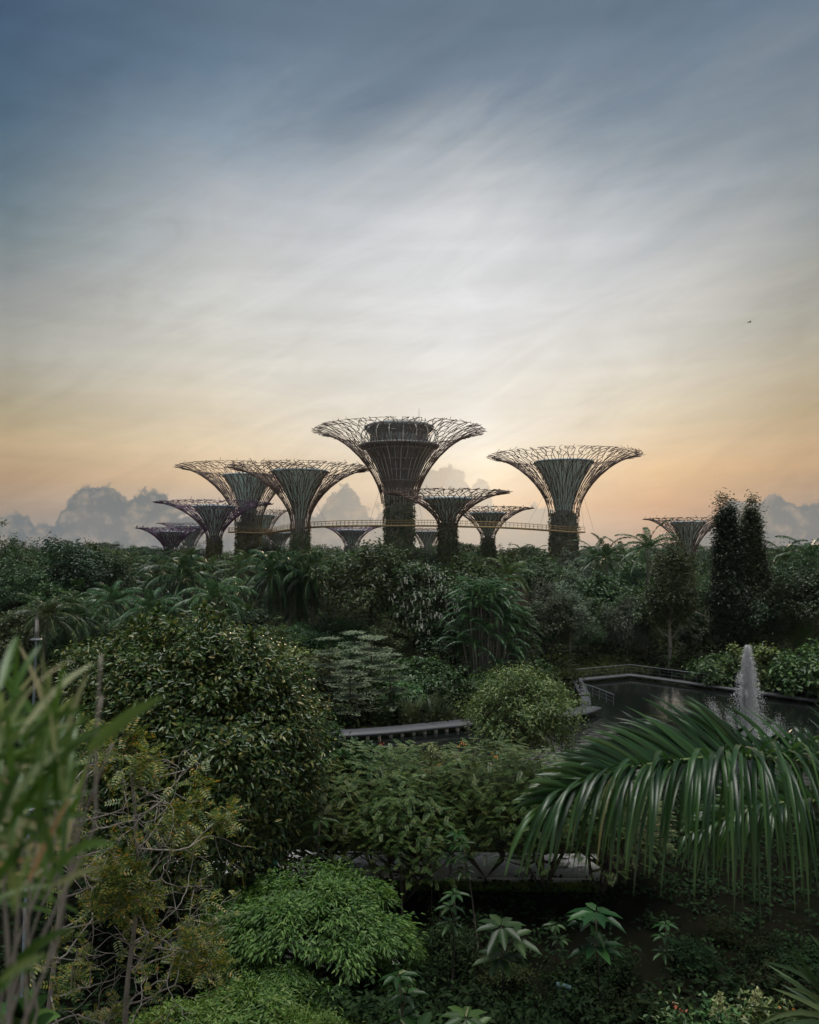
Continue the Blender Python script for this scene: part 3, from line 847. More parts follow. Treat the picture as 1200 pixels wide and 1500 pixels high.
for row, (t0, t1), step in ((300, (794, 804), 30), (235, (795, 812), 36), (185, (800, 820), 44), (148, (810, 832), 52), (122, (826, 850), 60), (100, (848, 880), 72)):
    x = -30.0 + random.uniform(0, step)
    last = None
    while x < 1235:
        ks = [k for k in zone_kinds(x) if k != last] or zone_kinds(x)
        if row >= 235:
            ks = ['dark_round', 'green_round', 'dark_tall', 'green_loose'] + (['feather_palm', 'flat_top'] if random.random() < .5 else [])
        if row <= 122 and x > 800: ks = [q for q in ks if 'palm' not in q]
        k = random.choice(ks); last = k
        y = row * random.uniform(.95, 1.06)
        top = random.uniform(t0, t1)
        lb = belt_label(k, x, row)
        if lb in used:
            for alt in ks + list(zone_kinds(x)) + ['dark_round', 'green_loose', 'dark_tall', 'green_round']:
                if belt_label(alt, x, row) not in used:
                    k = alt; lb = belt_label(alt, x, row); break
        used[lb] = used.get(lb, 0) + 1
        palmy = 'palm' in k
        if not (row <= 122 and 640 < x < 800) and not (row <= 100 and (500 < x < 680)):
            put(k, lb, 'palm' if palmy else 'tree', x, top, y, random.uniform(.9, 1.15) * (1.0 if not palmy else 1.05), group='palms of the dense belt' if palmy else 'trees of the dense belt', name='palm_tree' if palmy else 'broadleaf_tree')
        x += step * random.uniform(.8, 1.2)

FILL = [(352, 892, 88, 'dark_round', 'dark low tree behind the glossy tree\'s top shoot'), (400, 905, 86, 'green_loose', 'low loose tree below the palm trio\'s left trunk'), (446, 915, 90, 'dark_round', 'low dark tree under the flat shelter roof'), (482, 893, 92, 'dark_tall', 'dark tree between the palm trio and the layered trees'),
        (520, 905, 90, 'dark_round', 'dark low tree directly behind the layered trees'), (566, 900, 86, 'dark_tall', 'dark tree between the layered trees and the blossoming tree'), (648, 905, 86, 'dark_round', 'dark low tree at the blossoming tree\'s right foot'), (668, 880, 92, 'dark_tall', 'dark narrow tree at the clumping palm\'s left side'),
        (800, 900, 98, 'dark_round', 'dark low tree right of the paler clumping palm'), (868, 905, 101, 'dark_tall', 'dark tree behind the grass bank'), (945, 900, 103, 'dark_round', 'dark low tree left of the column tree\'s forked trunk'), (1010, 905, 100, 'dark_tall', 'dark tree right of the column tree\'s forked trunk'), (1062, 890, 100, 'dark_round', 'dark tree at the foot of the twin spires'), (1128, 885, 98, 'dark_tall', 'dark tree right of the twin spires\' foot'),
        (300, 900, 84, 'dark_round', 'dark low tree peeping over the glossy tree\'s crown'), (190, 898, 88, 'dark_round', 'dark low tree between two low palms at the left'), (95, 905, 84, 'dark_tall', 'dark low tree beside the stiff palm at the left'), (25, 890, 84, 'dark_round', 'dark low tree at the left margin behind the steel rod')]
for px, top, y, k, lb in FILL:
    put(k, lb, 'tree', px, top, y, 1.35, name='broadleaf_tree')
for i, (px, top, y) in enumerate([(420, 945, 82), (455, 955, 79), (505, 950, 84), (610, 960, 80), (640, 975, 77), (780, 965, 90), (935, 968, 101), (985, 960, 103), (560, 985, 76), (590, 995, 74)]):
    put('shrub', ['shady shrub under the palm trio', 'shady shrub right of the palm trio\'s foot', 'shady shrub behind the leftmost layered sapling', 'shady shrub below the white blossoms', 'shady shrub between the blossoming tree and the clumping palm', 'shady shrub at the grass bank\'s near end', 'shady shrub at the grass bank\'s far end', 'shady shrub behind the forked pale trunk',
                  'shady shrub behind the reeds, left', 'shady shrub behind the reeds, right'][i], 'shrub', px, top, y, 1.2, name='shrub')

# --- trees one can tell apart, standing at the front of the belt
def hand(kind, label, px, top, y, wide=1.0, name=None, cat=None, **k):
    palmy = 'palm' in kind
    return put(kind, label, cat or ('palm' if palmy else 'tree'), px, top, y, wide, name=name or ('palm_tree' if palmy else 'broadleaf_tree'), **k)
hand('dark_round', 'dark tree with a dense ball crown rising left of the leftmost tower', 112, 790, 110, 1.0)
hand('dark_round', 'brownish dome tree just right of the dense ball crown', 146, 797, 118, .8)
hand('green_loose', 'sparse topped tree breaking the skyline at the left edge of the picture', 8, 766, 140, .9)
hand('dark_tall', 'dark mass of a tree below the sparse topped one', 35, 808, 104, 1.2)
for px, top, y, lb in ((62, 868, 78, 'palm with stiff fronds above the thin steel rod'), (120, 872, 84, 'dark palm below the dense ball crown'), (165, 852, 92, 'palm leaning out left of the yellowish treetop'),
                       (222, 862, 84, 'low palm directly above the glossy tree\'s left shoulder'), (272, 812, 92, 'large palm with hanging fronds under the lowest towers'), (318, 846, 82, 'low spreading palm above the glossy tree\'s top shoot')):
    hand(random.choice(['drooping_palm', 'feather_palm']), lb, px, top, y, 1.1)
for px, top, y, lb in ((385, 806, 95, 'slender palm left of the pale trunked trio'), (421, 808, 96, 'pale trunked palm, left one of the trio under the glazed stem'), (437, 814, 99, 'pale trunked palm, middle one of the trio'), (459, 806, 96, 'pale trunked palm, right one of the trio, hanging fronds')):
    hand('drooping_palm', lb, px, top, y, .95)
hand('dark_round', 'big dark leafy tree in front of the tallest tower\'s foot', 545, 796, 92, 1.05)
# the tree hung with white flowers
lf, C = crown(120, (4.6, 4.0, 4.9), 9.3, 220, 54, 1.0, .44, .26, lump=.2, bottom=-.8)
g = rnd(77)
fr = C[(C[:, 1] < .5)]
nfl = 210
fp = fr[g.integers(len(fr), size=nfl)] * np.array([1.06, 1.14, 1.0]) + g.normal(0, .35, (nfl, 3))
fp[:, 1] -= .8
FP, FD, FN = [], [], []
for p in fp:
    for q in range(4):
        FP.append(p + g.normal(0, .04, 3) + (0, 0, .12 * q - .2)); FD.append((g.normal(0, .25), g.normal(0, .25), -1)); FN.append((g.normal(0, .5), -1, .2))
wf = hand('dark_round', 'dark tree hung with small white blossoms right of the big leafy one', 618, 822, 88, 1.0, h=13.2) if False else None
t_ = thing('flowering_tree', 'dark tree hung with small white blossoms left of the clumping palm', 'tree', (gx(622, 88), 88, 0), 0.0, .985)
obj('trunk', mesh('flowering_trunk', limbs(120, .3, C, .24, 16), M['bark'], True), t_)
obj('crown', mesh('flowering_crown', [lf], M['dark_leaf']), t_)
obj('blossoms', mesh('blossoms', [leaves(np.array(FP), np.array(FD), np.array(FN), .24, .11)], M['white_petal']), t_)
hand('green_round', 'leafy tree filling the space behind the white blossoms', 690, 815, 108, 1.0)
o = hand('bright_feather_palm', 'yellow green palm with one dead orange frond behind the clumping palm', 742, 812, 112, .95)
g = rnd(5)
obj('dead_frond', mesh('dead_frond', frond(g, 2.6, R(10), R(-100), 1.2, 24, .6, .12, .8, np.array([0, 0, 9.0])), [M['orange_petal'], M['rachis']]), o).rotation_euler = (0, 0, -o.rotation_euler.z)
# the big clumping palm
g = rnd(31); cl = []; tr = []
for i in range(34):
    a = i * 2.4; rr_ = .35 + 2.4 * math.sqrt(i / 34)
    hgt = 10.2 - 7.6 * (i / 34) ** 2.3 + g.normal(0, .5)
    b = np.array([rr_ * math.cos(a), rr_ * math.sin(a), hgt])
    tr.append(tube([(b[0] * .6, b[1] * .6, -.1), (b[0] * .8, b[1] * .8, hgt * .5), tuple(b)], [.10, .08, .07], 6))
    for q in palm_crown(300 + i, 8, 3.1, 30, .75, .10, .75, 0, e_hi=82, e_lo=-5, droop=1.9, r=.035):
        cl.append((q[0] + b, q[1], q[2]))
proto('clump_palm', 12.6, [('trunk', mesh('clump_trunk', tr, M['palm_bark'], True)), ('crown', mesh('clump_crown', cl, [M['palm_leaf'], M['rachis']]))])
hand('clump_palm', 'big clumping palm of many arching fronds standing by the pond corner', 712, 846, 82, 1.0, name='clumping_palm')
hand('clump_palm', 'smaller paler clumping palm at the right side of the big one', 757, 885, 86, .85, name='clumping_palm', rz=2.0)
hand('silver', 'silvery tree with a thin pale trunk beyond the grass bank', 836, 862, 97, 1.0)
hand('silver', 'silvery green crown between the clumping palm and the thin trunked tree', 800, 850, 112, .95)
hand('weeping', 'greyish weeping tree beside the end of the grass bank', 918, 872, 98, 1.1)
hand('green_round', 'rounded tree behind the weeping one', 890, 838, 115, 1.0)
hand('coconut_palm', 'tall arching palm highest on the skyline before the lone tower', 948, 762, 118, 1.0)
for px, top, y, lb in ((868, 785, 130, 'arching skyline palm nearest the last walkway tower'), (895, 781, 126, 'second arching skyline palm right of the walkway\'s end'), (916, 786, 132, 'third arching skyline palm, close to the highest one')):
    hand('coconut_palm', lb, px, top, y, 1.0)
hand('column', 'tall column tree on a pale forked trunk beside the pond', 979, 784, 94, 1.25, name='column_tree')
hand('spire', 'left spire of the twin pointed dark trees at the right', 1075, 732, 95, .98, name='spire_tree', rz=.4)
hand('spire', 'right spire of the twin pointed dark trees, slightly lower', 1104, 735, 96, .90, name='spire_tree', rz=2.2)
hand('dark_tall', 'dark broad tree filling the space between the column tree and the spires', 1032, 830, 103, 1.15)
hand('dark_tall', 'dark brownish tree at the right margin above the fountain', 1165, 798, 98, 1.25)
hand('dark_round', 'dark tree at the very right margin under the skyline palms', 1215, 830, 92, 1.1)
hand('feather_palm', 'right skyline palm with stiff fronds, above the right margin', 1178, 784, 125, 1.0)
hand('feather_palm', 'skyline palm between the spires and the right margin', 1140, 790, 135, 1.0)
hand('shrub', 'pale leafed shrub on the far pond bank left of the fountain', 1052, 956, 86, 1.1, name='shrub', cat='shrub')
for px, top, y, lb in ((1012, 985, 92, 'low shrub at the foot of the column tree'), (1115, 944, 84, 'tall leafy shrub behind the fountain jet'), (1168, 958, 80, 'leafy shrub right of the fountain on the bank'), (1205, 940, 78, 'leafy shrub cut by the right margin above the pond'),
                       (960, 978, 95, 'dark low shrub beneath the weeping tree'), (700, 985, 76, 'shrub at the foot of the big clumping palm')):
    hand('shrub', lb, px, top, y, 1.0 if px != 960 else .8, name='shrub', cat='shrub')
# bare arching branch
ar = thing('bare_branch', 'bare pale branch arching out over the pond from the column tree', 'branch', (0, 0, 0))
obj('stem', mesh('arching_branch', [tube([at(985, 889, 98), at(1010, 893, 97), at(1032, 902, 96), at(1048, 914, 95.5), at(1060, 930, 95)], [.07, .06, .05, .04, .02], 5)], M['pale_bark'], True), ar)
# tiered pale trees
def tiered(key, seed, h, rad, tiers):
    g = rnd(seed); P, D, N = [], [], []; br = [tube([(0, 0, -.1), (0, .05, h * .5), (.03, 0, h)], [.10, .07, .02], 6)]
    for k in range(tiers):
        z = h * (.22 + .76 * k / (tiers - 1)); rk = rad * (1.1 - .72 * (k / (tiers - 1)) ** 1.5) * g.uniform(.8, 1.2)
        nb = 8
        for b in range(nb):
            a = b * 2 * math.pi / nb + g.uniform(-.3, .3); e = rk * g.uniform(.75, 1.1)
            br.append(tube([(0, 0, z - .1), (e * .5 * math.cos(a), e * .5 * math.sin(a), z + .08), (e * math.cos(a), e * math.sin(a), z + .02)], [.035, .025, .01], 4))
            for q in range(70):
                u = g.uniform(.12, 1.05); s_ = g.normal(0, .16 + .22 * u)
                P.append((e * u * math.cos(a) - s_ * math.sin(a), e * u * math.sin(a) + s_ * math.cos(a), z + .1 + g.normal(0, .03)))
                D.append((math.cos(a) + g.normal(0, .5), math.sin(a) + g.normal(0, .5), g.normal(.05, .15))); N.append((g.normal(0, .15), g.normal(0, .15), 1))
    proto(key, h, [('trunk', mesh(key + '_trunk', br, M['bark'], True)), ('crown', mesh(key + '_crown', [leaves(np.array(P), np.array(D), np.array(N), .24, .12)], M['variegated_leaf']))])
tiered('tiered', 41, 6.0, 2.5, 5)
for px, top, y, w_, lb in ((484, 934, 74, .85, 'pale tiered sapling, leftmost and steepest of the layered group'), (520, 925, 82, 1.0, 'pale tiered tree half hidden in shade behind the layered group'), (545, 932, 77, 1.15, 'pale tiered tree with the longest flat branches'), (572, 958, 70, 1.15, 'low pale tiered tree spreading at the right of the layered group'), (512, 968, 68, 1.0, 'lowest pale tiered tree in front of the layered group')):
    put('tiered', lb, 'tree', px, top, y, w_, name='tiered_tree', group='pale layered trees')
# reeds and grasses
def tuft(key, seed, n, L, w, spread, mat, lean=.5):
    g = rnd(seed); batches = []
    for i in range(n):
        a = g.uniform(0, 6.28); b = g.uniform(0, spread) ; l_ = L * g.uniform(.6, 1.1); tl = g.uniform(.15, lean)
        b0 = np.array([b * math.cos(a * 3.1), b * math.sin(a * 3.1), 0])
        d_ = np.array([math.cos(a), math.sin(a), 0])
        pts = np.array([b0 + d_ * l_ * tl * u ** 2 + np.array([0, 0, l_ * (u - .45 * tl * u ** 3)]) for u in (0, .35, .7, 1)])
        s_ = np.array([-d_[1], d_[0], 0]) * w
        ws = [1, 1, .7, .1]
        V = np.concatenate([[p - s_ * q, p + s_ * q] for p, q in zip(pts, ws)])
        batches.append((V, np.array([(0, 1, 3, 2), (2, 3, 5, 4), (4, 5, 7, 6)])))
    proto(key, L, [('blades', mesh(key + '_blades', batches, M[mat]))])
tuft('reed', 51, 150, 3.0, .028, .9, 'reed_leaf', .7)
tuft('sedge', 52, 130, 2.4, .026, 1.0, 'ground_leaf', .5)
rl = [(638, 1012, 69, 'reed', 'pale arching reed clump above the boardwalk'), (600, 1016, 68, 'reed', 'thin reed clump left of the pale arching one'), (660, 1030, 68, 'reed', 'low reed clump where the boardwalk meets the bush'), (560, 1018, 68, 'sedge', 'dark grass clump over the middle of the boardwalk'),
      (530, 1022, 68, 'sedge', 'dark grass clump at the boardwalk\'s left end'), (500, 1030, 67, 'sedge', 'dark grass clump behind the rosette leaved bush'), (580, 1030, 70, 'sedge', 'dark grass clump between the reeds and the tiered trees')]
for px, top, y, k, lb in rl:
    put(k, lb, 'reeds', px, top, y, 1.1, name='reed_clump', group='grass clumps by the boardwalk')

# ------------------------------------------------------------------ boardwalk, railings, fountain
bw = thing('boardwalk', 'grey boardwalk on pale piers crossing the near side of the pond', 'boardwalk')
bp_ = [(-14, 60.0), (-3.2, 62.6), (1.5, 64.4), (5.6, 66.0), (11, 67.5), (15.6, 70.0), (17.6, 72.2)]
obj('deck', mesh('boardwalk_deck', [ribbon(smooth([(a, b, 0) for a, b in bp_], 6), .95, .42, .62)], M['deck']), bw)
for x in np.arange(-12, 16.5, .95):
    y = np.interp(x, [p[0] for p in bp_], [p[1] for p in bp_]) - .55
    obj('pier', mesh('pier', [box(x - .14, x + .14, y - .14, y + .14, -.3, .42)], M['pier']), bw)
fb = thing('boardwalk', 'dark boardwalk along the far pond edge behind the fountain', 'boardwalk')
def straight(p):
    p = np.array(p, float)
    return np.concatenate([np.linspace(a, b, 6, endpoint=False) for a, b in zip(p[:-1], p[1:])] + [p[-1:]])
fpts = straight([(17.2, 73.4, 0), (18.4, 79, 0), (19.5, 87.5, 0), (26.8, 91, 0), (34, 83.5, 0), (41, 76.0, 0), (60, 66, 0)])
obj('deck', mesh('far_deck', [ribbon(fpts, .55, .28, .5)], M['deck']), fb)
def railing(label, pts, h):
    r_ = thing('railing', label, 'railing')
    pts = np.asarray(pts, float)
    seg = np.linalg.norm(np.diff(pts, axis=0), axis=1); cum = np.concatenate([[0], np.cumsum(seg)])
    q = np.array([[np.interp(v, cum, pts[:, i]) for i in range(3)] for v in np.arange(0, cum[-1], 1.5)])
    for v in q:
        obj('post', mesh('post', [rods([v], [v + (0, 0, h)], .035)], M['rail']), r_)
    obj('top_rail', mesh('top_rail', [rods(pts[:-1] + (0, 0, h), pts[1:] + (0, 0, h), .05)], M['rail']), r_)
    obj('cable', mesh('rail_cable', [rods(pts[:-1] + (0, 0, h * k), pts[1:] + (0, 0, h * k), .014) for k in (.35, .68)], M['rail']), r_)
sel = fpts[12:25] + np.array([.1, .6, .5])
railing('thin grey railing on the far boardwalk behind the pond', sel, 1.05)
railing('short sloping rail at the pond corner between the bush and the palm frond', [tuple(at(842, 1012, 77)), tuple(at(872, 1022, 72)), tuple(at(900, 1034, 68))], .1 + .9)
fo = thing('fountain', 'white plume of a water jet rising from the dark pond', 'fountain', (gx(1092, 58), 58, .05))
wmat, wb_ = principled('spray', (.92, .93, .94), .25, .5)
st_ = wmat.node_tree
trn = st_.nodes.new('ShaderNodeBsdfTransparent'); mx = st_.nodes.new('ShaderNodeMixShader'); mx.inputs[0].default_value = .9
tl = st_.nodes.new('ShaderNodeBsdfTranslucent'); tl.inputs[0].default_value = (.8, .82, .84, 1); m2 = st_.nodes.new('ShaderNodeMixShader'); m2.inputs[0].default_value = .6
st_.links.new(wb_.outputs[0], m2.inputs[1]); st_.links.new(tl.outputs[0], m2.inputs[2])
st_.links.new(trn.outputs[0], mx.inputs[1]); st_.links.new(m2.outputs[0], mx.inputs[2]); st_.links.new(mx.outputs[0], st_.nodes['Material Output'].inputs[0])
def drops(P, s_):
    """small four-sided droplets"""
    n = len(P); s_ = np.broadcast_to(s_, (n,))[:, None]
    g_ = rnd(n)
    a = g_.normal(0, 1, (n, 3)); a = nrm(a) * s_; b = nrm(np.cross(a, g_.normal(0, 1, (n, 3)))) * s_; c = nrm(np.cross(a, b)) * s_
    V = np.stack([P + a, P + b, P - a, P - b, P + c, P - c], 1).reshape(-1, 3)
    k = np.arange(n)[:, None] * 6
    F = np.concatenate([k + np.array([0, 4, 2, 5]), k + np.array([0, 1, 2, 3]), k + np.array([1, 4, 3, 5])])
    return V, F
g = rnd(61)
PP, SS = [], []
for k in range(330):                                  # threads of water thrown up from the nozzle and falling back in the breeze
    f_ = g.uniform(.30, 1.0) ** .55
    vz = 12.7 * math.sqrt(f_)
    vx, vy = g.normal(0, .07 + .62 * (1 - f_)), g.normal(0, .07 + .62 * (1 - f_))
    tt = g.uniform(0, 2 * vz / 9.81, 130)
    wob = g.normal(0, .025, (130, 3)) * (1 + 1.6 * tt[:, None])
    PP.append(np.stack([vx * tt + .11 * tt ** 2, vy * tt, np.maximum(vz * tt - 4.905 * tt ** 2, 0)], 1) + wob)
    SS.append(g.uniform(.011, .038, 130) * (1 - .12 * tt))
P = np.concatenate(PP); P[:, 2] = np.maximum(P[:, 2], 0)
obj('jet', mesh('jet', [drops(P, np.concatenate(SS))], wmat), fo)
for dx, hh, lean, num in ((-2.6, 4.0, -.55, 2600), (-1.3, 3.2, -.2, 2200), (1.2, 2.9, .5, 2200), (2.5, 2.5, .8, 2000)):
    u = g.uniform(0, 1, num) ** 1.5
    P = np.stack([dx * (.30 + .75 * u) + g.normal(0, .05 + .16 * u, num), g.normal(0, .05 + .16 * u, num), hh * u + g.normal(0, .05 + .25 * u, num)], 1)
    P[:, 2] = np.maximum(P[:, 2], 0)
    obj('jet', mesh('side_jet', [drops(P, g.uniform(.008, .022, num))], wmat), fo)
n = 22000
P = np.stack([np.abs(g.normal(0, 1.7, n)) * np.sign(g.uniform(-.35, 1, n)) + .3, g.normal(0, .8, n), np.abs(g.normal(0, .9, n))], 1)
obj('spray', mesh('spray', [drops(P, g.uniform(.008, .020, n))], wmat), fo)
obj('nozzle', mesh('nozzle', [lathe([(.25, 0), (.22, .12), (.08, .16), (.06, .3)], 12)], M['steel'], True), fo)
ww = thing('garden_shelter', 'flat white shelter roof glimpsed under the pale trunked palm trio', 'shelter', (gx(441, 93), 93, 0))
obj('roof', mesh('shelter_roof', [box(-.9, .9, -.6, .6, 4.75, 5.1)], M['white_paint']), ww)
for x, y in ((-1, -.7), (1, -.7), (-1, .7), (1, .7)):
    obj('post', mesh('shelter_post', [box(x - .06, x + .06, y - .06, y + .06, 0, 4.75)], M['black_paint']), ww)

# ------------------------------------------------------------------ ground cover
def scatter(name, seed, n, xr, yr, L, Wd, mat, hgt, keep, low=None):
    g = rnd(seed)
    x = g.uniform(*xr, n); y = g.uniform(*yr, n)
    k = keep(x, y); x, y = x[k], y[k]; n = len(x)
    hump = .5 + .5 * np.sin(x * .9 + 1.3 * np.sin(y * .7)) * np.cos(y * .8 + np.sin(x * .6))
    z = g.uniform(.05, 1, n) * hgt * (.35 + hump * .9)
    if low: z = np.where((y > low[0]) & (y < low[1]), z * .4, z)
    N = g.normal(0, .45, (n, 3)) + np.array([0, -.3, 1.0]); D = g.normal(0, 1, (n, 3)); D[:, 2] *= .4
    o = obj(name, mesh(name, [leaves(np.stack([x, y, z], 1), D, N, L * g.uniform(.6, 1.3, n), Wd * g.uniform(.6, 1.3, n))], M[mat]))
    o['kind'] = 'stuff'
    return o
infr = lambda x, y: np.abs(x) < y * .60 + 3
offp = lambda x, y: ~inpoly(x, y, POND) & ~((np.abs(y - 37.7) < 2.0) & (x > -9) & (x < 11)) & ~((np.abs(y - 29.6) < 1.1) & (x > -8) & (x < -.6))
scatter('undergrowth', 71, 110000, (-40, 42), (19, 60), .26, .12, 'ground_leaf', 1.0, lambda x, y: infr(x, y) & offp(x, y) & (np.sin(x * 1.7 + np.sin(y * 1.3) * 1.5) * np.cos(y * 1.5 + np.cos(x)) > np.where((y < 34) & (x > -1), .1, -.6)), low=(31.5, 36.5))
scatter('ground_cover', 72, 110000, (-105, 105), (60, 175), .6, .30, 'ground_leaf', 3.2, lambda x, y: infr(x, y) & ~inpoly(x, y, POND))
g = rnd(73); n = 16000
x = g.uniform(15.5, 30, n); y = g.uniform(89.5, 104, n); k = (y > 88 + np.abs(x - 24) * .25) & (y > np.interp(x, [14, 19.5, 27, 34], [90, 90, 92.5, 92]))
P = np.stack([x, y, g.uniform(0, .3, n)], 1)[k]; n = len(P)
o = obj('grass_bank', mesh('grass_bank', [leaves(P, g.normal(0, .3, (n, 3)) + np.array([0, 0, 1.0]), g.normal(0, .5, (n, 3)) + np.array([0, -1, .3]), g.uniform(.6, 1.2, n), .16)], M['bank_leaf'])); o['kind'] = 'stuff'
n = 5200
x = g.uniform(-6, 9, n); y = np.interp(x, [-12, -4, 4, 12, 22], [36.4, 35.7, 35.5, 35.3, 34.4]) - g.uniform(0, .8, n)
o = obj('grass_verge', mesh('grass_verge', [leaves(np.stack([x, y, np.zeros(n)], 1), g.normal(0, .4, (n, 3)) + np.array([0, 0, 1.0]), g.normal(0, .5, (n, 3)) + np.array([0, -1, .2]), g.uniform(.12, .35, n), .035)], M['lime_leaf'])); o['kind'] = 'stuff'
# far wood on the horizon: one unbroken mass
g = rnd(74); bl = []
nc = 1500
cx = g.uniform(-1, 1, nc); cy_ = g.uniform(330, 520, nc); cx = cx * cy_ * .62
top = 11.5 + 3.2 * np.sin(cx * .045 + 1) * np.sin(cx * .013) + g.normal(0, 1.0, nc)
C = np.stack([cx, cy_, np.maximum(top - np.abs(g.normal(0, 3.0, nc)), 3)], 1)
k = np.repeat(np.arange(nc), 45)
o_ = g.normal(0, 1, (len(k), 3)) * np.array([2.6, 2.2, 1.5])
N = nrm(o_) + np.array([0, -.3, .7]); D = np.cross(N, g.normal(0, 1, o_.shape))
o = obj('far_wood', mesh('far_wood', [leaves(C[k] + o_, D, N, 1.5, .9)], M['far_leaf'])); o['kind'] = 'stuff'

# ------------------------------------------------------------------ near trees
# glossy dark tree at the left
lf, C = crown(401, (4.4, 4.1, 5.7), 6.9, 820, 115, .62, .235, .095, bottom=-.8, lump=.07, rin=.70, up=.6, out=.75, droop=.15)
sh, Cs = [], []
g = rnd(402)
for a in range(16):
    px_, py_ = g.uniform(-3.4, 3.4), g.uniform(-2, 2)
    zt = 6.9 + 5.5 * math.sqrt(max(0, 1 - (px_ / 4.6) ** 2 - (py_ / 4.4) ** 2))
    h2 = g.uniform(.3, .75) if a else 1.35
    if a == 0: px_, py_ = 1.35, -1.0; zt = 12.0
    tip = np.array([px_ + g.normal(0, .12), py_, zt + h2])
    sh.append(tube([(px_, py_, zt - .6), tuple((tip + (px_, py_, zt)) / 2), tuple(tip)], [.03, .02, .01], 4))
    q = 34
    u = g.uniform(.0, 1, q)
    Pq = np.array([px_, py_, zt]) + (tip - (px_, py_, zt)) * u[:, None]
    Dq = g.normal(0, 1, (q, 3)) + np.array([0, 0, .4])
    Cs.append(leaves(Pq, Dq, g.normal(0, .3, (q, 3)) + np.array([0, 0, 1]), g.uniform(.22, .38, q), .12))
t_ = thing('glossy_tree', 'large dense tree with glossy dark leaves and yellowish tips at the left', 'tree', (gx(290, 30.5), 30.5, 0), 0, 1.065)
obj('trunk', mesh('glossy_trunk', limbs(401, .15, C, .20, 60, multi=3) + sh, M['bark'], True), t_)
obj('crown', mesh('glossy_crown', [lf] + Cs, M['glossy_leaf']), t_)
lf, C = crown(405, (2.8, 2.6, 4.0), 8.2, 220, 110, .60, .235, .095, bottom=-.9, lump=.2, rin=.5, up=.6)
t_ = thing('glossy_tree', 'smaller glossy tree merging with the large one\'s left flank', 'tree', (gx(165, 32), 32, 0))
obj('trunk', mesh('glossy_side_trunk', limbs(405, .15, C, .16, 30, multi=2), M['bark'], True), t_)
obj('crown', mesh('glossy_side_crown', [lf], M['glossy_leaf']), t_)

# bush of leaf rosettes right of it
def rosettes(g, C, nper, L, Wd, up=.45):
    k = np.repeat(np.arange(len(C)), nper)
    a = np.tile(np.arange(nper) * 2.39996, len(C)) + np.repeat(g.uniform(0, 6.28, len(C)), nper)
    tier = np.tile(np.linspace(0, 1, nper), len(C))
    el_ = R(62) - tier * R(75) + g.normal(0, .1, len(k))
    D = np.stack([np.cos(a) * np.cos(el_), np.sin(a) * np.cos(el_), np.sin(el_)], 1)
    N = np.stack([-np.cos(a) * np.sin(el_), -np.sin(a) * np.sin(el_), np.cos(el_)], 1)
    return leaves(C[k] + D * L * .08, D, N, L * g.uniform(.8, 1.15, len(k)), Wd, droop=.12)
g = rnd(411)
lf, C = crown(411, (2.2, 2.2, 2.6), 4.6, 170, 14, .4, .24, .11, bottom=-.6, lump=.22, rin=.6)
C = C[C[:, 2] > 2.2]
t_ = thing('rosette_bush', 'bush of pale green leaf rosettes beside the boardwalk\'s left end', 'shrub', (gx(482, 37), 37, 0))
obj('stems', mesh('rosette_stems', limbs(411, .1, C, .12, 60, multi=3), M['bark'], True), t_)
obj('crown', mesh('rosette_crown', [lf, rosettes(g, C, 13, .42, .16)], M['rosette_leaf']), t_)
# loose light bush over the boardwalk
lf, C = crown(421, (3.4, 3.0, 2.9), 5.4, 270, 60, .55, .24, .085, bottom=-.7, lump=.24, rin=.45, up=.45)
g = rnd(422)
t_ = thing('light_bush', 'loose light green bush overhanging the boardwalk in mid picture', 'shrub', (gx(766, 47), 47, .3))
obj('stems', mesh('light_stems', limbs(421, .05, C, .15, 70, multi=4), M['bark'], True), t_)
obj('crown', mesh('light_crown', [lf], M['bush_leaf']), t_)

# umbrella trees with feathered leaves along the path
def pinnate(g, P, D, N, L, npair, lw, lf_=.30):
    """compound leaves: rows of leaflets along each stalk"""
    D = nrm(D); Sd = nrm(np.cross(D, N)); N = np.cross(Sd, D)
    out = []
    Lc = np.broadcast_to(L, (len(P),))[:, None]
    for i in range(npair):
        u = .18 + .80 * i / (npair - 1)
        Q = P + D * Lc * u + np.array([0, 0, -.18]) * Lc * u * u
        ll = Lc[:, 0] * lf_ * (math.sin(math.pi * (.2 + .62 * u)) ** .7)
        for sg in (-1, 1):
            out.append(leaves(Q, Sd * sg + D * .45 + N * .05, N, ll, lw, fold=.1, droop=.12))
    return out
def umbrella(key, seed, h, rad, thick, n, L, npair, lw, mat, bark='bark', stems=3, trunk=.09, dome=.35):
    g = rnd(seed)
    a = g.uniform(0, 6.28, n); r_ = np.sqrt(g.uniform(0, 1, n)) * rad
    ph = g.uniform(0, 6.28, 3)
    lump = .5 * np.sin(a * 3 + ph[0]) * (r_ / rad) + .6 * np.sin(r_ * 2.1 + ph[1] + np.cos(a) * 2)
    layer = g.integers(0, 3, n)
    z = h - thick * (r_ / rad) ** 2 * dome * 2.2 - layer * thick * .30 + lump * thick * .16 - .25 + g.normal(0, .06, n)
    P = np.stack([r_ * np.cos(a), r_ * np.sin(a), z], 1)
    D = np.stack([np.cos(a + g.normal(0, .9, n)), np.sin(a + g.normal(0, .9, n)), g.normal(.05, .22, n)], 1)
    N = g.normal(0, .15, (n, 3)) + np.array([0, 0, 1.0])
    C = P[g.choice(n, 46, replace=False)]
    proto(key, h, [('trunk', mesh(key + '_trunk', limbs(seed, .22, C, trunk * stems ** .5, 46, multi=stems, trunk_top=h * .62, lean=.4), M[bark], True)),
                   ('crown', mesh(key + '_crown', pinnate(g, P, D, N, L * g.uniform(.75, 1.2, n), npair, lw, .23), M[mat]))])
umbrella('umbrella', 431, 5.6, 2.9, 2.3, 1500, .52, 11, .034, 'pinnate_leaf', stems=5)
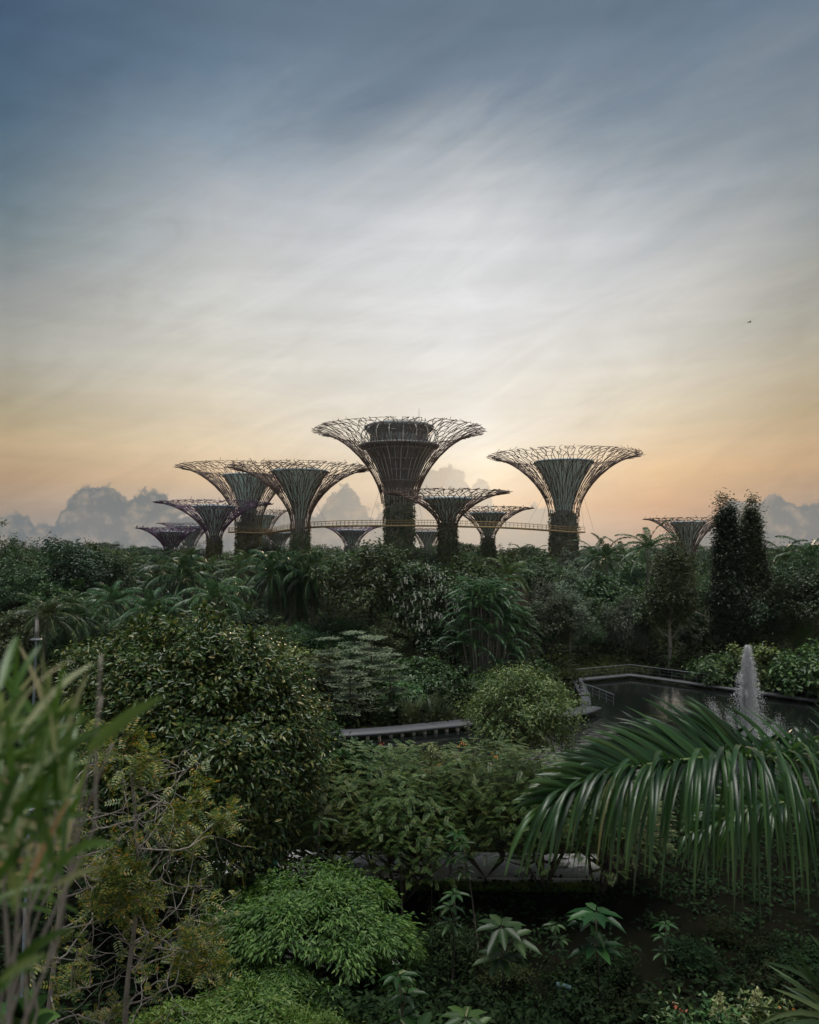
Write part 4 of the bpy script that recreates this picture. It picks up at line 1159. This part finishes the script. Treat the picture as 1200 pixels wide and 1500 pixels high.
umbrella('umbrella_wide', 432, 5.4, 3.4, 2.2, 1800, .54, 11, .034, 'pinnate_leaf', stems=4)
for px, top, y, k, w_, lb in ((470, 1118, 34.2, 'umbrella', 1.0, 'feathery tree under the glossy tree\'s right flank by the path'), (548, 1098, 36.0, 'umbrella_wide', 1.0, 'feathery tree left of centre with layered flat foliage'), (632, 1090, 36.5, 'umbrella', 1.05, 'feathery tree directly below the boardwalk piers'),
                              (712, 1092, 36.2, 'umbrella_wide', 1.0, 'feathery tree with bare trunks between the path and the light bush'), (798, 1100, 34.6, 'umbrella', 1.05, 'feathery tree behind the tip of the big palm frond'), (590, 1140, 33.4, 'umbrella', .95, 'low feathery tree in front of the row, nearest the middle'), (880, 1130, 34.2, 'umbrella', 1.0, 'feathery tree hidden behind the hanging palm leaflets')):
    put(k, lb, 'tree', px, top, y, w_, name='feathery_tree', group='feathery trees along the path')
# red and orange blossoms sit on the feathery trees
g = rnd(433)
fl = [(676, 1090), (624, 1128), (640, 1120), (560, 1090), (727, 1108)]
for i, (px, py) in enumerate(fl):
    y = 34.6 + .5 * (i % 3)
    c = np.array(at(px, py, y))
    q = 10
    P = c + g.normal(0, .09, (q, 3))
    o = obj('blossom_cluster', mesh('blossom_cluster', [leaves(P, g.normal(0, 1, (q, 3)), g.normal(0, 1, (q, 3)) + np.array([0, -.5, 1]), .11, .07)], M['red_petal' if i % 2 else 'orange_petal']))
    tag(o, ['orange blossom cluster below the boardwalk near the white flower head', 'red blossom cluster at the centre of the feathery trees', 'orange blossom cluster just above the central red one', 'red blossom cluster left below the boardwalk piers',
            'orange blossom cluster beneath the light bush'][i], 'blossom', 'blossom clusters on the feathery trees')

# bright green domed trees at the bottom
def domed(key, seed, h, rad, n, mat, thick, L=.21, Wd=.070, stems=3, dome=1.0):
    g = rnd(seed)
    ncl = 210
    a = g.uniform(0, 6.28, ncl); r_ = np.sqrt(g.uniform(0, 1, ncl))
    ph = g.uniform(0, 6.28, 4)
    top = (1 - .78 * r_ ** 2.2 * dome) * 1.0 + .13 * np.sin(a * 4 + ph[0]) * r_ + .12 * np.sin(r_ * 9 + ph[1] + a * 2) + g.normal(0, .05, ncl)
    C = np.stack([r_ * rad * np.cos(a), r_ * rad * np.sin(a), h - thick + thick * top - .25 - g.integers(0, 2, ncl) * .3], 1)
    C = C[np.sin(C[:, 0] * 3.1 + ph[2]) * np.cos(C[:, 1] * 2.7 + ph[3]) > -.55]; ncl = len(C)
    k = np.repeat(np.arange(ncl), n)
    o_ = g.normal(0, 1, (len(k), 3)) * np.array([.22, .22, .12])
    out = nrm(C[k] - np.array([0, 0, h - thick * 1.4]))
    P = C[k] + o_
    D = nrm(o_ * np.array([1, 1, .4])) + out * .5 + np.array([0, 0, -.25]) + g.normal(0, .3, o_.shape)
    N = out * .7 + np.array([0, 0, .8]) + g.normal(0, .38, o_.shape)
    proto(key, h, [('trunk', mesh(key + '_trunk', limbs(seed, .2, C[g.choice(ncl, 40, replace=False)] - np.array([0, 0, .12]), .10 * stems ** .5, 40, multi=stems, trunk_top=(h - thick) * .95 + .3, lean=.3), M['bark'], True)),
                   ('crown', mesh(key + '_crown', [leaves(P, D, N, L * g.uniform(.6, 1.25, len(k)), Wd, droop=.35)], M[mat]))])
domed('domed', 441, 4.5, 3.2, 120, 'bright_leaf', 2.1)
domed('domed_low', 442, 3.2, 2.6, 110, 'lime_leaf', 1.5)
put('domed', 'bright green domed tree with dark trunks in the lower middle', 'tree', 455, 1288, 26.0, 1.0, name='domed_tree', rz=.3)
put('domed', 'smaller green domed tree at the left shoulder of the bright one', 'tree', 350, 1318, 26.2, .62, name='domed_tree', rz=2.1, z0=0)
put('domed', 'low green branch of a tree sloping off the bright dome\'s right side', 'tree', 556, 1352, 25.6, .62, name='domed_tree', rz=4.0)
put('domed', 'dark green flat shrub between the bright dome and the lime bushes', 'shrub', 400, 1418, 23.2, .80, name='domed_shrub', rz=1.0)
put('domed_low', 'lime green bush at the bottom edge, the wider one', 'shrub', 372, 1462, 21.5, .95, name='lime_bush', rz=.2)
put('domed_low', 'lime green bush cut by the bottom edge further left', 'shrub', 262, 1490, 20.8, .85, name='lime_bush', rz=2.6)
put('domed_low', 'small yellowish bush at the bottom edge next to the lime ones', 'shrub', 455, 1490, 20.5, .6, name='lime_bush', rz=4.6)

# broad rosette saplings
def sapling(key, seed, h, L, nl, tiers=2, Wd=.38):
    g = rnd(seed)
    C = np.array([(0, 0, h)] + [(g.normal(0, .35), g.normal(0, .35), h - .45 * (i + 1)) for i in range(tiers)])
    k = np.repeat(np.arange(len(C)), nl)
    a = np.tile(np.arange(nl) * 2 * math.pi / nl, len(C)) + np.repeat(g.uniform(0, 6.28, len(C)), nl) + g.normal(0, .12, len(k))
    el_ = g.normal(.12, .14, len(k))
    D = np.stack([np.cos(a) * np.cos(el_), np.sin(a) * np.cos(el_), np.sin(el_)], 1)
    N = np.stack([-np.cos(a) * np.sin(el_), -np.sin(a) * np.sin(el_), np.cos(el_)], 1)
    lf = leaves(C[k] + D * .06, D, N, L * g.uniform(.75, 1.15, len(k)), Wd * L, droop=.22, fold=.12)
    st = [tube([(0, 0, -.05), (.05, .03, h * .5), (0, 0, h)], [.05, .035, .02], 6)] + [tube([(0, 0, C[i][2] - .35), tuple(C[i])], [.02, .012], 5) for i in range(1, len(C))]
    proto(key, h, [('stem', mesh(key + '_stem', st, M['bark'], True)), ('leaves', mesh(key + '_leaves', [lf], M['rosette_leaf']))])
sapling('sapling', 451, 3.4, .80, 8)
sapling('sapling_small', 452, 3.4, .55, 7)
for px, py, y, k, lb in ((744, 1344, 24, 'sapling', 'broad leaved sapling rosette left of the two in the dark hollow'), (884, 1330, 24.5, 'sapling', 'broad leaved sapling rosette brightest below the palm frond'), (660, 1304, 26, 'sapling_small', 'broad leaved rosette against the pale path'),
                         (604, 1428, 20, 'sapling_small', 'bright rosette right of the lime green bushes'), (692, 1474, 19.5, 'sapling', 'largest pale rosette at the bottom edge'), (820, 1352, 25, 'sapling_small', 'dim rosette between the two broad leaved saplings'),
                         (590, 1200, 31, 'sapling_small', 'rosette plant standing up among the feathery trees'), (640, 1212, 31.5, 'sapling_small', 'rosette plant just right of the one among the feathery trees'), (975, 1352, 24.5, 'sapling_small', 'small dim rosette under the hanging leaflets'), (700, 1235, 30, 'sapling_small', 'small rosette by the bare trunks of the feathery trees'),
                         (450, 1200, 29.5, 'sapling_small', 'dark rosette below the glossy tree'), (590, 1470, 19.5, 'sapling', 'dusky rosette between the bright one and the largest pale one')):
    put(k, lb, 'sapling', px, py, y, random.uniform(.65, .92), name='rosette_sapling', group='broad leaved rosette saplings', tilt=.09)

# dark shrubs that fill the hollow under the big frond
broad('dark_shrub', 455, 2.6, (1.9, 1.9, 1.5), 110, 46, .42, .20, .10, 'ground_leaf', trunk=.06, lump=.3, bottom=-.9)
g = rnd(456)
DS = ['dark shrub at the left of the hollow behind the lime bushes', 'dark shrub under the rosette against the path', 'dark shrub behind the left broad leaved sapling', 'dark shrub in the middle of the hollow', 'dark shrub behind the brightest broad leaved sapling', 'dark shrub under the hanging leaflets',
      'dark shrub at the right margin below the frond', 'dark shrub in front of the left broad leaved sapling', 'dark shrub beside the teal plate', 'dark shrub behind the cream flower spikes', 'dark shrub behind the small red flowers', 'dark shrub behind the long corner blades',
      'dark shrub right of the bright dome\'s trunks', 'dark shrub between the lime bushes and the dusky rosette', 'dark shrub farthest back under the frond', 'dark shrub by the right edge beneath the trunkless leaflets']
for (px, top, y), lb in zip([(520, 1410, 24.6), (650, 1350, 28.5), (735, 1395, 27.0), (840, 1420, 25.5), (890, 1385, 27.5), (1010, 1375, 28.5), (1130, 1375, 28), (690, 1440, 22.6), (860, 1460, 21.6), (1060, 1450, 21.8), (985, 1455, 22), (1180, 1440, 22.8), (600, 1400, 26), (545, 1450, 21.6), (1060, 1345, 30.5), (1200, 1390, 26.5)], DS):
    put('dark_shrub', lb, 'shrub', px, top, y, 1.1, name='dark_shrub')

# flowering plants at the lower right corner
def flowerbed(label, px, py, y, mat, hgt=.5, nf=90, leafm='mid_leaf'):
    g = rnd(int(px))
    c = at(px, py, y)
    t_ = thing('flowering_plant', label, 'flower', (c.x, c.y, 0))
    n = 240
    P = g.normal(0, 1, (n, 3)) * np.array([.28, .28, .18]) + np.array([0, 0, c.z - .35])
    obj('stem', mesh('flower_stem', [tube([(0, 0, 0), (.05, 0, c.z * .5), (0, 0, c.z)], [.03, .02, .01], 5)], M['bark'], True), t_)
    obj('leaves', mesh('flower_leaves', [leaves(P, g.normal(0, 1, (n, 3)), g.normal(0, .4, (n, 3)) + np.array([0, 0, 1]), .18, .07)], M[leafm]), t_)
    u = g.uniform(0, 1, nf)
    P = np.stack([g.normal(0, .13, nf) * (1.15 - u), g.normal(0, .13, nf) * (1.15 - u), c.z + (u - .5) * hgt], 1)
    obj('blossom', mesh('flower_blossom', [leaves(P, g.normal(0, 1, (nf, 3)) + np.array([0, 0, .3]), g.normal(0, .6, (nf, 3)) + np.array([0, -.3, .7]), .10, .05)], M[mat]), t_)
flowerbed('cream flower spike at the lower right, the fuller one', 1055, 1474, 17.5, 'cream_petal', .6, 150)
flowerbed('cream flower spike nearest the lower right corner', 1110, 1464, 18, 'cream_petal', .45, 120)
flowerbed('small red flowers left of the cream spikes', 995, 1478, 18, 'red_petal', .15, 10)
flowerbed('small orange flowers in front of the cream spikes', 1150, 1478, 17.5, 'orange_petal', .15, 8)
flowerbed('white flower head under the boardwalk piers among feathery leaves', 632, 1095, 33.0, 'cream_petal', .35, 60)

# green panels and teal sheet seen through the leaves
for px, py, y, lb in ((400, 1270, 30, 'green panel glimpsed through leaves above the bright dome'), (341, 1396, 27, 'green panel glimpsed left of the bright dome')):
    c = at(px, py, y)
    t_ = thing('sign_panel', lb, 'panel', (c.x, c.y, 0), .3)
    obj('board', mesh('board', [box(-.18, .18, -.02, .02, c.z - .32, c.z + .32)], M['green_panel']), t_)
    obj('post', mesh('panel_post', [box(-.03, .03, .02, .08, 0, c.z - .1)], M['steel']), t_)
c = at(826, 1446, 22.5)
tl_ = thing('plant_marker', 'dull teal plate low in the dark hollow at the bottom', 'panel', (c.x, c.y, 0), -.4)
obj('plate', mesh('marker_plate', [box(-.22, .22, -.02, .02, c.z - .10, c.z + .10)], M['teal_panel']), tl_)
obj('post', mesh('marker_post', [box(-.03, .03, .02, .08, 0, c.z)], M['black_paint']), tl_)

# thin rod and black post at the left
rp_ = thing('steel_rod', 'thin bluish steel rod with clamps rising at the far left', 'rod')
a_, b_ = at(54, 915, 8.0), at(42, 1210, 8.0)
dn = b_ + (b_ - a_) * 3.0
obj('rod', mesh('rod', [tube([a_, b_, dn], [.012, .016, .02], 8)], M['blue_steel'], True), rp_)
obj('tip', mesh('rod_tip', [tube([a_ + Vector((0, 0, .16)), a_ + Vector((0, 0, .04)), a_ - Vector((0, 0, .06)), a_ - Vector((0, 0, .16))], [.003, .018, .022, .02], 8)], M['steel'], True), rp_)
for v in (.075, .92):
    q = a_ + (b_ - a_) * v
    obj('clamp', mesh('clamp', [box(q.x - .05, q.x + .05, q.y - .03, q.y + .03, q.z - .012, q.z + .012)], M['rail']), rp_)
bp2 = thing('black_post', 'black round post with a pale cap beside the steel rod', 'post')
q = at(37, 1148, 8.3)
obj('shaft', mesh('shaft', [tube([q, q - Vector((0, 0, 4))], [.045, .045], 12)], M['black_paint'], True), bp2)
obj('cap', mesh('post_cap', [lathe([(.048, 0), (.05, .02), (.03, .035), (.001, .037)], 12)], M['rail'], True), bp2, q)

# sparse tree with yellowing leaves and pale bare branches
g = rnd(461)
br, P, D, N = [], [], [], []
def grow(p, d_, L, r_, depth):
    n = 4
    pts = [np.array(p)]
    dd = np.array(d_, float)
    for i in range(n):
        dd = nrm(dd + g.normal(0, .20, 3) + np.array([0, 0, .03]))
        pts.append(pts[-1] + dd * L / n)
    br.append(tube(pts, np.linspace(r_, r_ * .62, n + 1), 6 if depth < 2 else 4))
    if depth >= 4 or L < .16:
        for q in range(16):
            u = g.uniform(.2, 1)
            P.append(pts[-1] * u + pts[1] * (1 - u)); D.append(nrm(g.normal(0, 1, 3) + np.array([0, 0, .1])) ); N.append(g.normal(0, .35, 3) + np.array([0, 0, 1]))
        return
    for c in range(2 if g.random() < .85 else 3):
        nd_ = nrm(dd + g.normal(0, .62, 3) + np.array([0, 0, .05]))
        grow(pts[-1] if c < 2 else pts[2], nd_, L * g.uniform(.62, .86), r_ * .62, depth + 1)
for bx, by in ((-5.75, 11.6), (-4.75, 12.2)):
    st = smooth([(bx, by, 0), (bx + .25, by, 4), (bx + .05, by + .2, 8.0), (bx + .3, by + .1, 10.4), (bx + .15, by + .2, 12.4)], 6)
    br.append(tube(st, np.linspace(.075, .018, len(st)), 8))
    for hz in np.arange(7.4, 12.5, .52):
        q = np.array([np.interp(hz, st[:, 2], st[:, i]) for i in range(3)])
        for m_ in range(2):
            a = g.uniform(-1.1, 1.3)
            grow(q, (math.cos(a), math.sin(a) * .8, g.uniform(-.1, .5)), g.uniform(.55, .9), .017, 1)
P, D, N = np.array(P), np.array(D), np.array(N)
t_ = thing('yellowing_tree', 'sparse tree with pale bare twigs and yellow orange leaflets at the left', 'tree')
obj('branches', mesh('yellowing_branches', br, M['twig'], True), t_)
k_ = g.random(len(P)) < .05 + .75 * (np.sin(P[:, 2] * 2.6 + P[:, 1]) * np.sin(P[:, 0] * 2.3 + P[:, 1]) > .22)
obj('leaves', mesh('yellowing_leaves', pinnate(g, P[k_], D[k_], N[k_], g.uniform(.20, .32, k_.sum()), 6, .030), M['yellow_leaf']), t_)

# blurred strap leaved plant right in front of the lens
g = rnd(471)
ps = thing('strap_leaved_plant', 'blurred plant with long strap leaves filling the left edge up close', 'plant')
bl, sm = [], []
def blade(p0, p1, w, sag=.12, twist=0.0):
    p0 = np.array(p0); p1 = np.array(p1); d_ = p1 - p0; L = np.linalg.norm(d_)
    u = np.linspace(0, 1, 8)
    pts = p0 + d_ * u[:, None] + np.array([0, 0, 1]) * (sag * L * np.sin(math.pi * u))[:, None]
    T_ = nrm(np.gradient(pts, axis=0))
    vw = nrm(np.array([0, -1, .5]) + g.normal(0, .35, 3))
    sd = nrm(np.cross(T_, vw)); nn = np.cross(sd, T_)
    ws = w * np.array([.45, .8, 1, 1, .95, .78, .5, .06])
    V = np.concatenate([[a - s_ * q * .5 + n_ * q * .14, a, a + s_ * q * .5 + n_ * q * .14] for a, s_, n_, q in zip(pts, sd, nn, ws)])
    F = []
    for i in range(7):
        F += [(i * 3, i * 3 + 1, i * 3 + 4, i * 3 + 3), (i * 3 + 1, i * 3 + 2, i * 3 + 5, i * 3 + 4)]
    bl.append((V, np.array(F)))
hero = [((130, 1100), (245, 1018), 30), ((30, 1075), (140, 970), 22), ((25, 1035), (112, 965), 16), ((40, 1085), (125, 1040), 18), ((0, 1010), (25, 930), 20), ((15, 1030), (60, 945), 16), ((0, 985), (22, 1030), 16), ((95, 1080), (130, 985), 14), ((60, 1150), (160, 1060), 24), ((70, 1290), (172, 1238), 24), ((75, 1300), (158, 1268), 12), ((0, 1438), (72, 1398), 22), ((-20, 1470), (110, 1357), 26), ((0, 1455), (70, 1420), 14), ((-20, 1130), (40, 1020), 26), ((10, 1180), (95, 1095), 24), ((30, 1200), (60, 1080), 22), ((-15, 1230), (30, 1120), 24), ((45, 1170), (110, 1165), 18), ((90, 1170), (108, 1050), 20), ((100, 1180), (75, 1090), 18), ((60, 1230), (130, 1190), 14), ((-10, 1300), (60, 1230), 20), ((20, 1340), (50, 1250), 12), ((80, 1260), (50, 1180), 18), ((110, 1120), (150, 1075), 16), ((0, 1100), (70, 1060), 20), ((0, 1060), (48, 1005), 22)]
for i, ((x0, y0), (x1, y1), w) in enumerate(hero):
    d0 = g.uniform(.62, .9); d1 = d0 + g.uniform(-.08, .07)
    blade(at(x0, y0, d0), at(x1, y1, d1), w * .62 / FPX * d0, .05 + g.uniform(-.03, .08))
for i in range(210):
    x0, y0 = g.uniform(-60, 105), g.uniform(1060, 1330)
    a = g.uniform(-.3, 2.2); l_ = g.uniform(60, 150); d0 = g.uniform(.75, 1.3)
    if x0 + l_ * math.cos(a) > 150: continue
    blade(at(x0, y0, d0), at(x0 + l_ * math.cos(a), y0 - l_ * math.sin(a), d0 + g.uniform(-.1, .1)), g.uniform(6, 12) / FPX * d0, g.uniform(-.05, .12))
stemsp = [((38, 1500), (60, 1180)), ((20, 1420), (35, 1230)), ((85, 1380), (150, 1020)), ((60, 1330), (110, 1200)), ((5, 1300), (25, 1150)), ((100, 1290), (165, 1090)), ((55, 1480), (35, 1330)), ((12, 1480), (5, 1300)), ((80, 1250), (95, 1120)), ((140, 1210), (148, 960))]
for (x0, y0), (x1, y1) in stemsp:
    d0 = g.uniform(.8, 1.1)
    p = smooth([at(x0, y0, d0), at((x0 + x1) / 2 + g.uniform(-8, 8), (y0 + y1) / 2, d0), at(x1, y1, d0)], 4)
    e_ = np.array(at(g.uniform(-60, 10), 1640, d0)); p = np.concatenate([smooth([tuple(e_), tuple((e_ + np.array(p[0])) / 2 + g.normal(0, .01, 3)), tuple(p[0])], 3)[:-1], p])
    sm.append(tube(p, np.linspace(.0019, .0014, len(p)), 7))
obj('stems', mesh('strap_stems', sm, M['twig'], True), ps)
obj('leaves', mesh('strap_leaves', bl, M['blade_leaf'], True), ps)

# grassy blades at the lower right corner and dark leaves at the lower left corner
def corner(label, cx, cy, y, n, l_, a0, a1, w, mat):
    global bl
    bl = []
    c = at(cx, cy, y)
    t_ = thing('strap_leaved_plant', label, 'plant')
    for i in range(n):
        a = g.uniform(a0, a1); l2 = l_ * g.uniform(.6, 1.1)
        blade(at(cx + g.uniform(-20, 20), cy + g.uniform(-5, 20), y + g.uniform(-.1, .1)), at(cx + l2 * math.cos(a), cy - l2 * math.sin(a), y + g.uniform(-.4, .4)), w / FPX * y, g.uniform(.02, .15))
    obj('leaves', mesh('corner_leaves', bl, M[mat], True), t_)
    obj('stems', mesh('corner_stems', [tube([c, c - Vector((0, 0, 2))], [.03, .04], 8)], M['bark'], True), t_)
corner('plant with thin long blades reaching in at the lower right corner', 1240, 1500, 6.5, 16, 150, R(95), R(185), 7, 'palm_leaf')
corner('broad dark leaves at the lower left corner', 35, 1525, 3.2, 12, 75, R(30), R(150), 26, 'mid_leaf')

# ------------------------------------------------------------------ big palm frond in front at the right
g = rnd(481)
pf = thing('front_palm', 'palm close by whose long arching frond hangs across the lower right', 'palm')
def hero_frond(ctrl, n, seed, L0, w0, name):
    """a frond whose long leaflets stand up on the far side and hang down on the near side"""
    g = rnd(seed)
    pts = smooth(ctrl, 14)
    seg = np.linalg.norm(np.diff(pts, axis=0), axis=1); cum = np.concatenate([[0], np.cumsum(seg)]); cum /= cum[-1]
    out = [(*tube(pts, np.linspace(.026, .006, len(pts)), 8), 1)]
    for sg in (-1, 1):
        for i in range(n):
            u = (i + g.uniform(-.3, .3)) / (n - 1); u = min(max(u, 0), 1)
            p = np.array([np.interp(u, cum, pts[:, k]) for k in range(3)])
            p2 = np.array([np.interp(min(u + .02, 1), cum, pts[:, k]) for k in range(3)]); p3 = np.array([np.interp(max(u - .02, 0), cum, pts[:, k]) for k in range(3)])
            T_ = nrm(p2 - p3)
            Sd = nrm(np.cross(T_, np.array([0, 0, 1.0]))) * sg      # sg = +1: the side away from the trunk's left
            U = np.cross(np.cross(T_, np.array([0, 0, 1.0])), T_); U = U / np.linalg.norm(U)
            fw = (.55 if sg > 0 else .22) + .85 * u ** 2.6 + g.normal(0, .12)
            near = sg < 0
            up = (1.55 if not near else .80) * (1 - .55 * u) + g.normal(0, .16)
            d_ = nrm(Sd * math.cos(fw) + T_ * math.sin(fw) + U * up)
            L = L0 * ((.31 if u < .66 else .47) if not near else 1.0) * (1 - .74 * max(0, (u - .36) / .64) ** .85) * g.uniform(.78, 1.08)
            hang = (2.1 if near else .55) * g.uniform(.8, 1.2) * (1 - .55 * u)
            fold_at = g.uniform(.30, .62) if (not near and u < .68 and g.random() < .8) else 2
            m = 9; q = [p]; dd = d_.copy()
            for k in range(m):
                s_ = (k + 1) / m
                grav = hang * ((.10 + .55 * s_) * .55 if not near else (.02 + .62 * min(s_ * 1.6, 1)) * .5)
                if s_ > fold_at: grav += 1.3
                dd = nrm(dd + np.array([0, 0, -1]) * grav)
                q.append(q[-1] + dd * L / m)
            q = np.array(q)
            Tq = nrm(np.gradient(q, axis=0))
            sdv = nrm(np.cross(Tq, np.cross(T_, Tq)) + 1e-6)
            tw = g.normal(0, .5) * np.linspace(.2, 1, len(q))[:, None]
            sdv = nrm(sdv * np.cos(tw) + np.cross(sdv, Tq) * np.sin(tw))
            nn = np.cross(sdv, Tq)
            ws = w0 * np.array([.5, .85, 1, 1.05, 1.0, .95, .85, .65, .4, .05]) * g.uniform(.85, 1.1)
            V = np.concatenate([[a - s2 * w_ * .5 + n2 * w_ * .22, a, a + s2 * w_ * .5 + n2 * w_ * .22] for a, s2, n2, w_ in zip(q, sdv, nn, ws * (.58 if near else .85))])
            F = []
            for k in range(m):
                F += [(k * 3, k * 3 + 1, k * 3 + 4, k * 3 + 3), (k * 3 + 1, k * 3 + 2, k * 3 + 5, k * 3 + 4)]
            out.append((V, np.array(F), 0))
    o = obj('frond', mesh(name, out, [M['frond_leaf'], M['rachis']], True), pf)
    return o
hero_frond([tuple(at(1560, 1330, 4.9)), tuple(at(1330, 1165, 4.6)), tuple(at(1130, 1112, 4.35)), tuple(at(960, 1120, 4.2)), tuple(at(870, 1142, 4.1)), tuple(at(815, 1172, 4.05))], 300, 482, 2.0, .040, 'hero_frond')
hero_frond([tuple(at(1560, 1330, 4.9)), tuple(at(1390, 1225, 4.95)), tuple(at(1235, 1178, 4.9)), tuple(at(1110, 1182, 4.85)), tuple(at(1030, 1215, 4.8))], 140, 485, 1.45, .038, 'lower_frond')
root = at(1560, 1330, 4.9)
hero_frond([tuple(root), tuple(root + Vector((.5, .3, .9))), tuple(root + Vector((1.4, .5, 1.3))), tuple(root + Vector((2.4, .6, .9)))], 40, 483, .9, .036, 'side_frond')
hero_frond([tuple(root), tuple(root + Vector((.2, .8, .8))), tuple(root + Vector((.4, 1.8, 1.0))), tuple(root + Vector((.5, 2.8, .5)))], 40, 484, .9, .036, 'back_frond')
obj('trunk', mesh('front_palm_trunk', [tube([(root.x + .15, root.y + .1, 0), (root.x + .1, root.y + .05, 7), tuple(root)], [.16, .13, .09], 12)], M['palm_bark'], True), pf)

# a bird high in the sky
bd = at(1098, 472, 160)
t_ = thing('bird', 'tiny dark bird gliding in the open sky at the right', 'bird', bd)
bm_ = [tube([(-.5, 0, 0), (-.15, 0, .03), (.2, 0, .02), (.42, 0, 0)], [.02, .10, .09, .02], 6)]
for sg in (-1, 1):
    bm_.append((np.array([(-.12, sg * .05, .03), (.14, sg * .05, .03), (.16, sg * .4, .16), (-.05, sg * .4, .16), (.02, sg * .85, .10), (-.06, sg * .85, .10)]), np.array([(0, 1, 2, 3), (3, 2, 4, 5)])))
obj('body', mesh('bird_body', bm_, M['black_paint']), t_)

# ------------------------------------------------------------------ hazy evening air
hz = obj('haze', mesh('haze', [box(-1700, 1700, -80, 1700, -1, 75)], principled('haze', (1, 1, 1))[0]))
hm = hz.data.materials[0]; ht = hm.node_tree
ht.nodes.remove(ht.nodes['Principled BSDF'])
pv = ht.nodes.new('ShaderNodeVolumePrincipled')
pv.inputs['Color'].default_value = (.86, .90, .96, 1)
pv.inputs['Density'].default_value = .00005
pv.inputs['Anisotropy'].default_value = .3
ht.links.new(pv.outputs[0], ht.nodes['Material Output'].inputs['Volume'])
hz['kind'] = 'stuff'
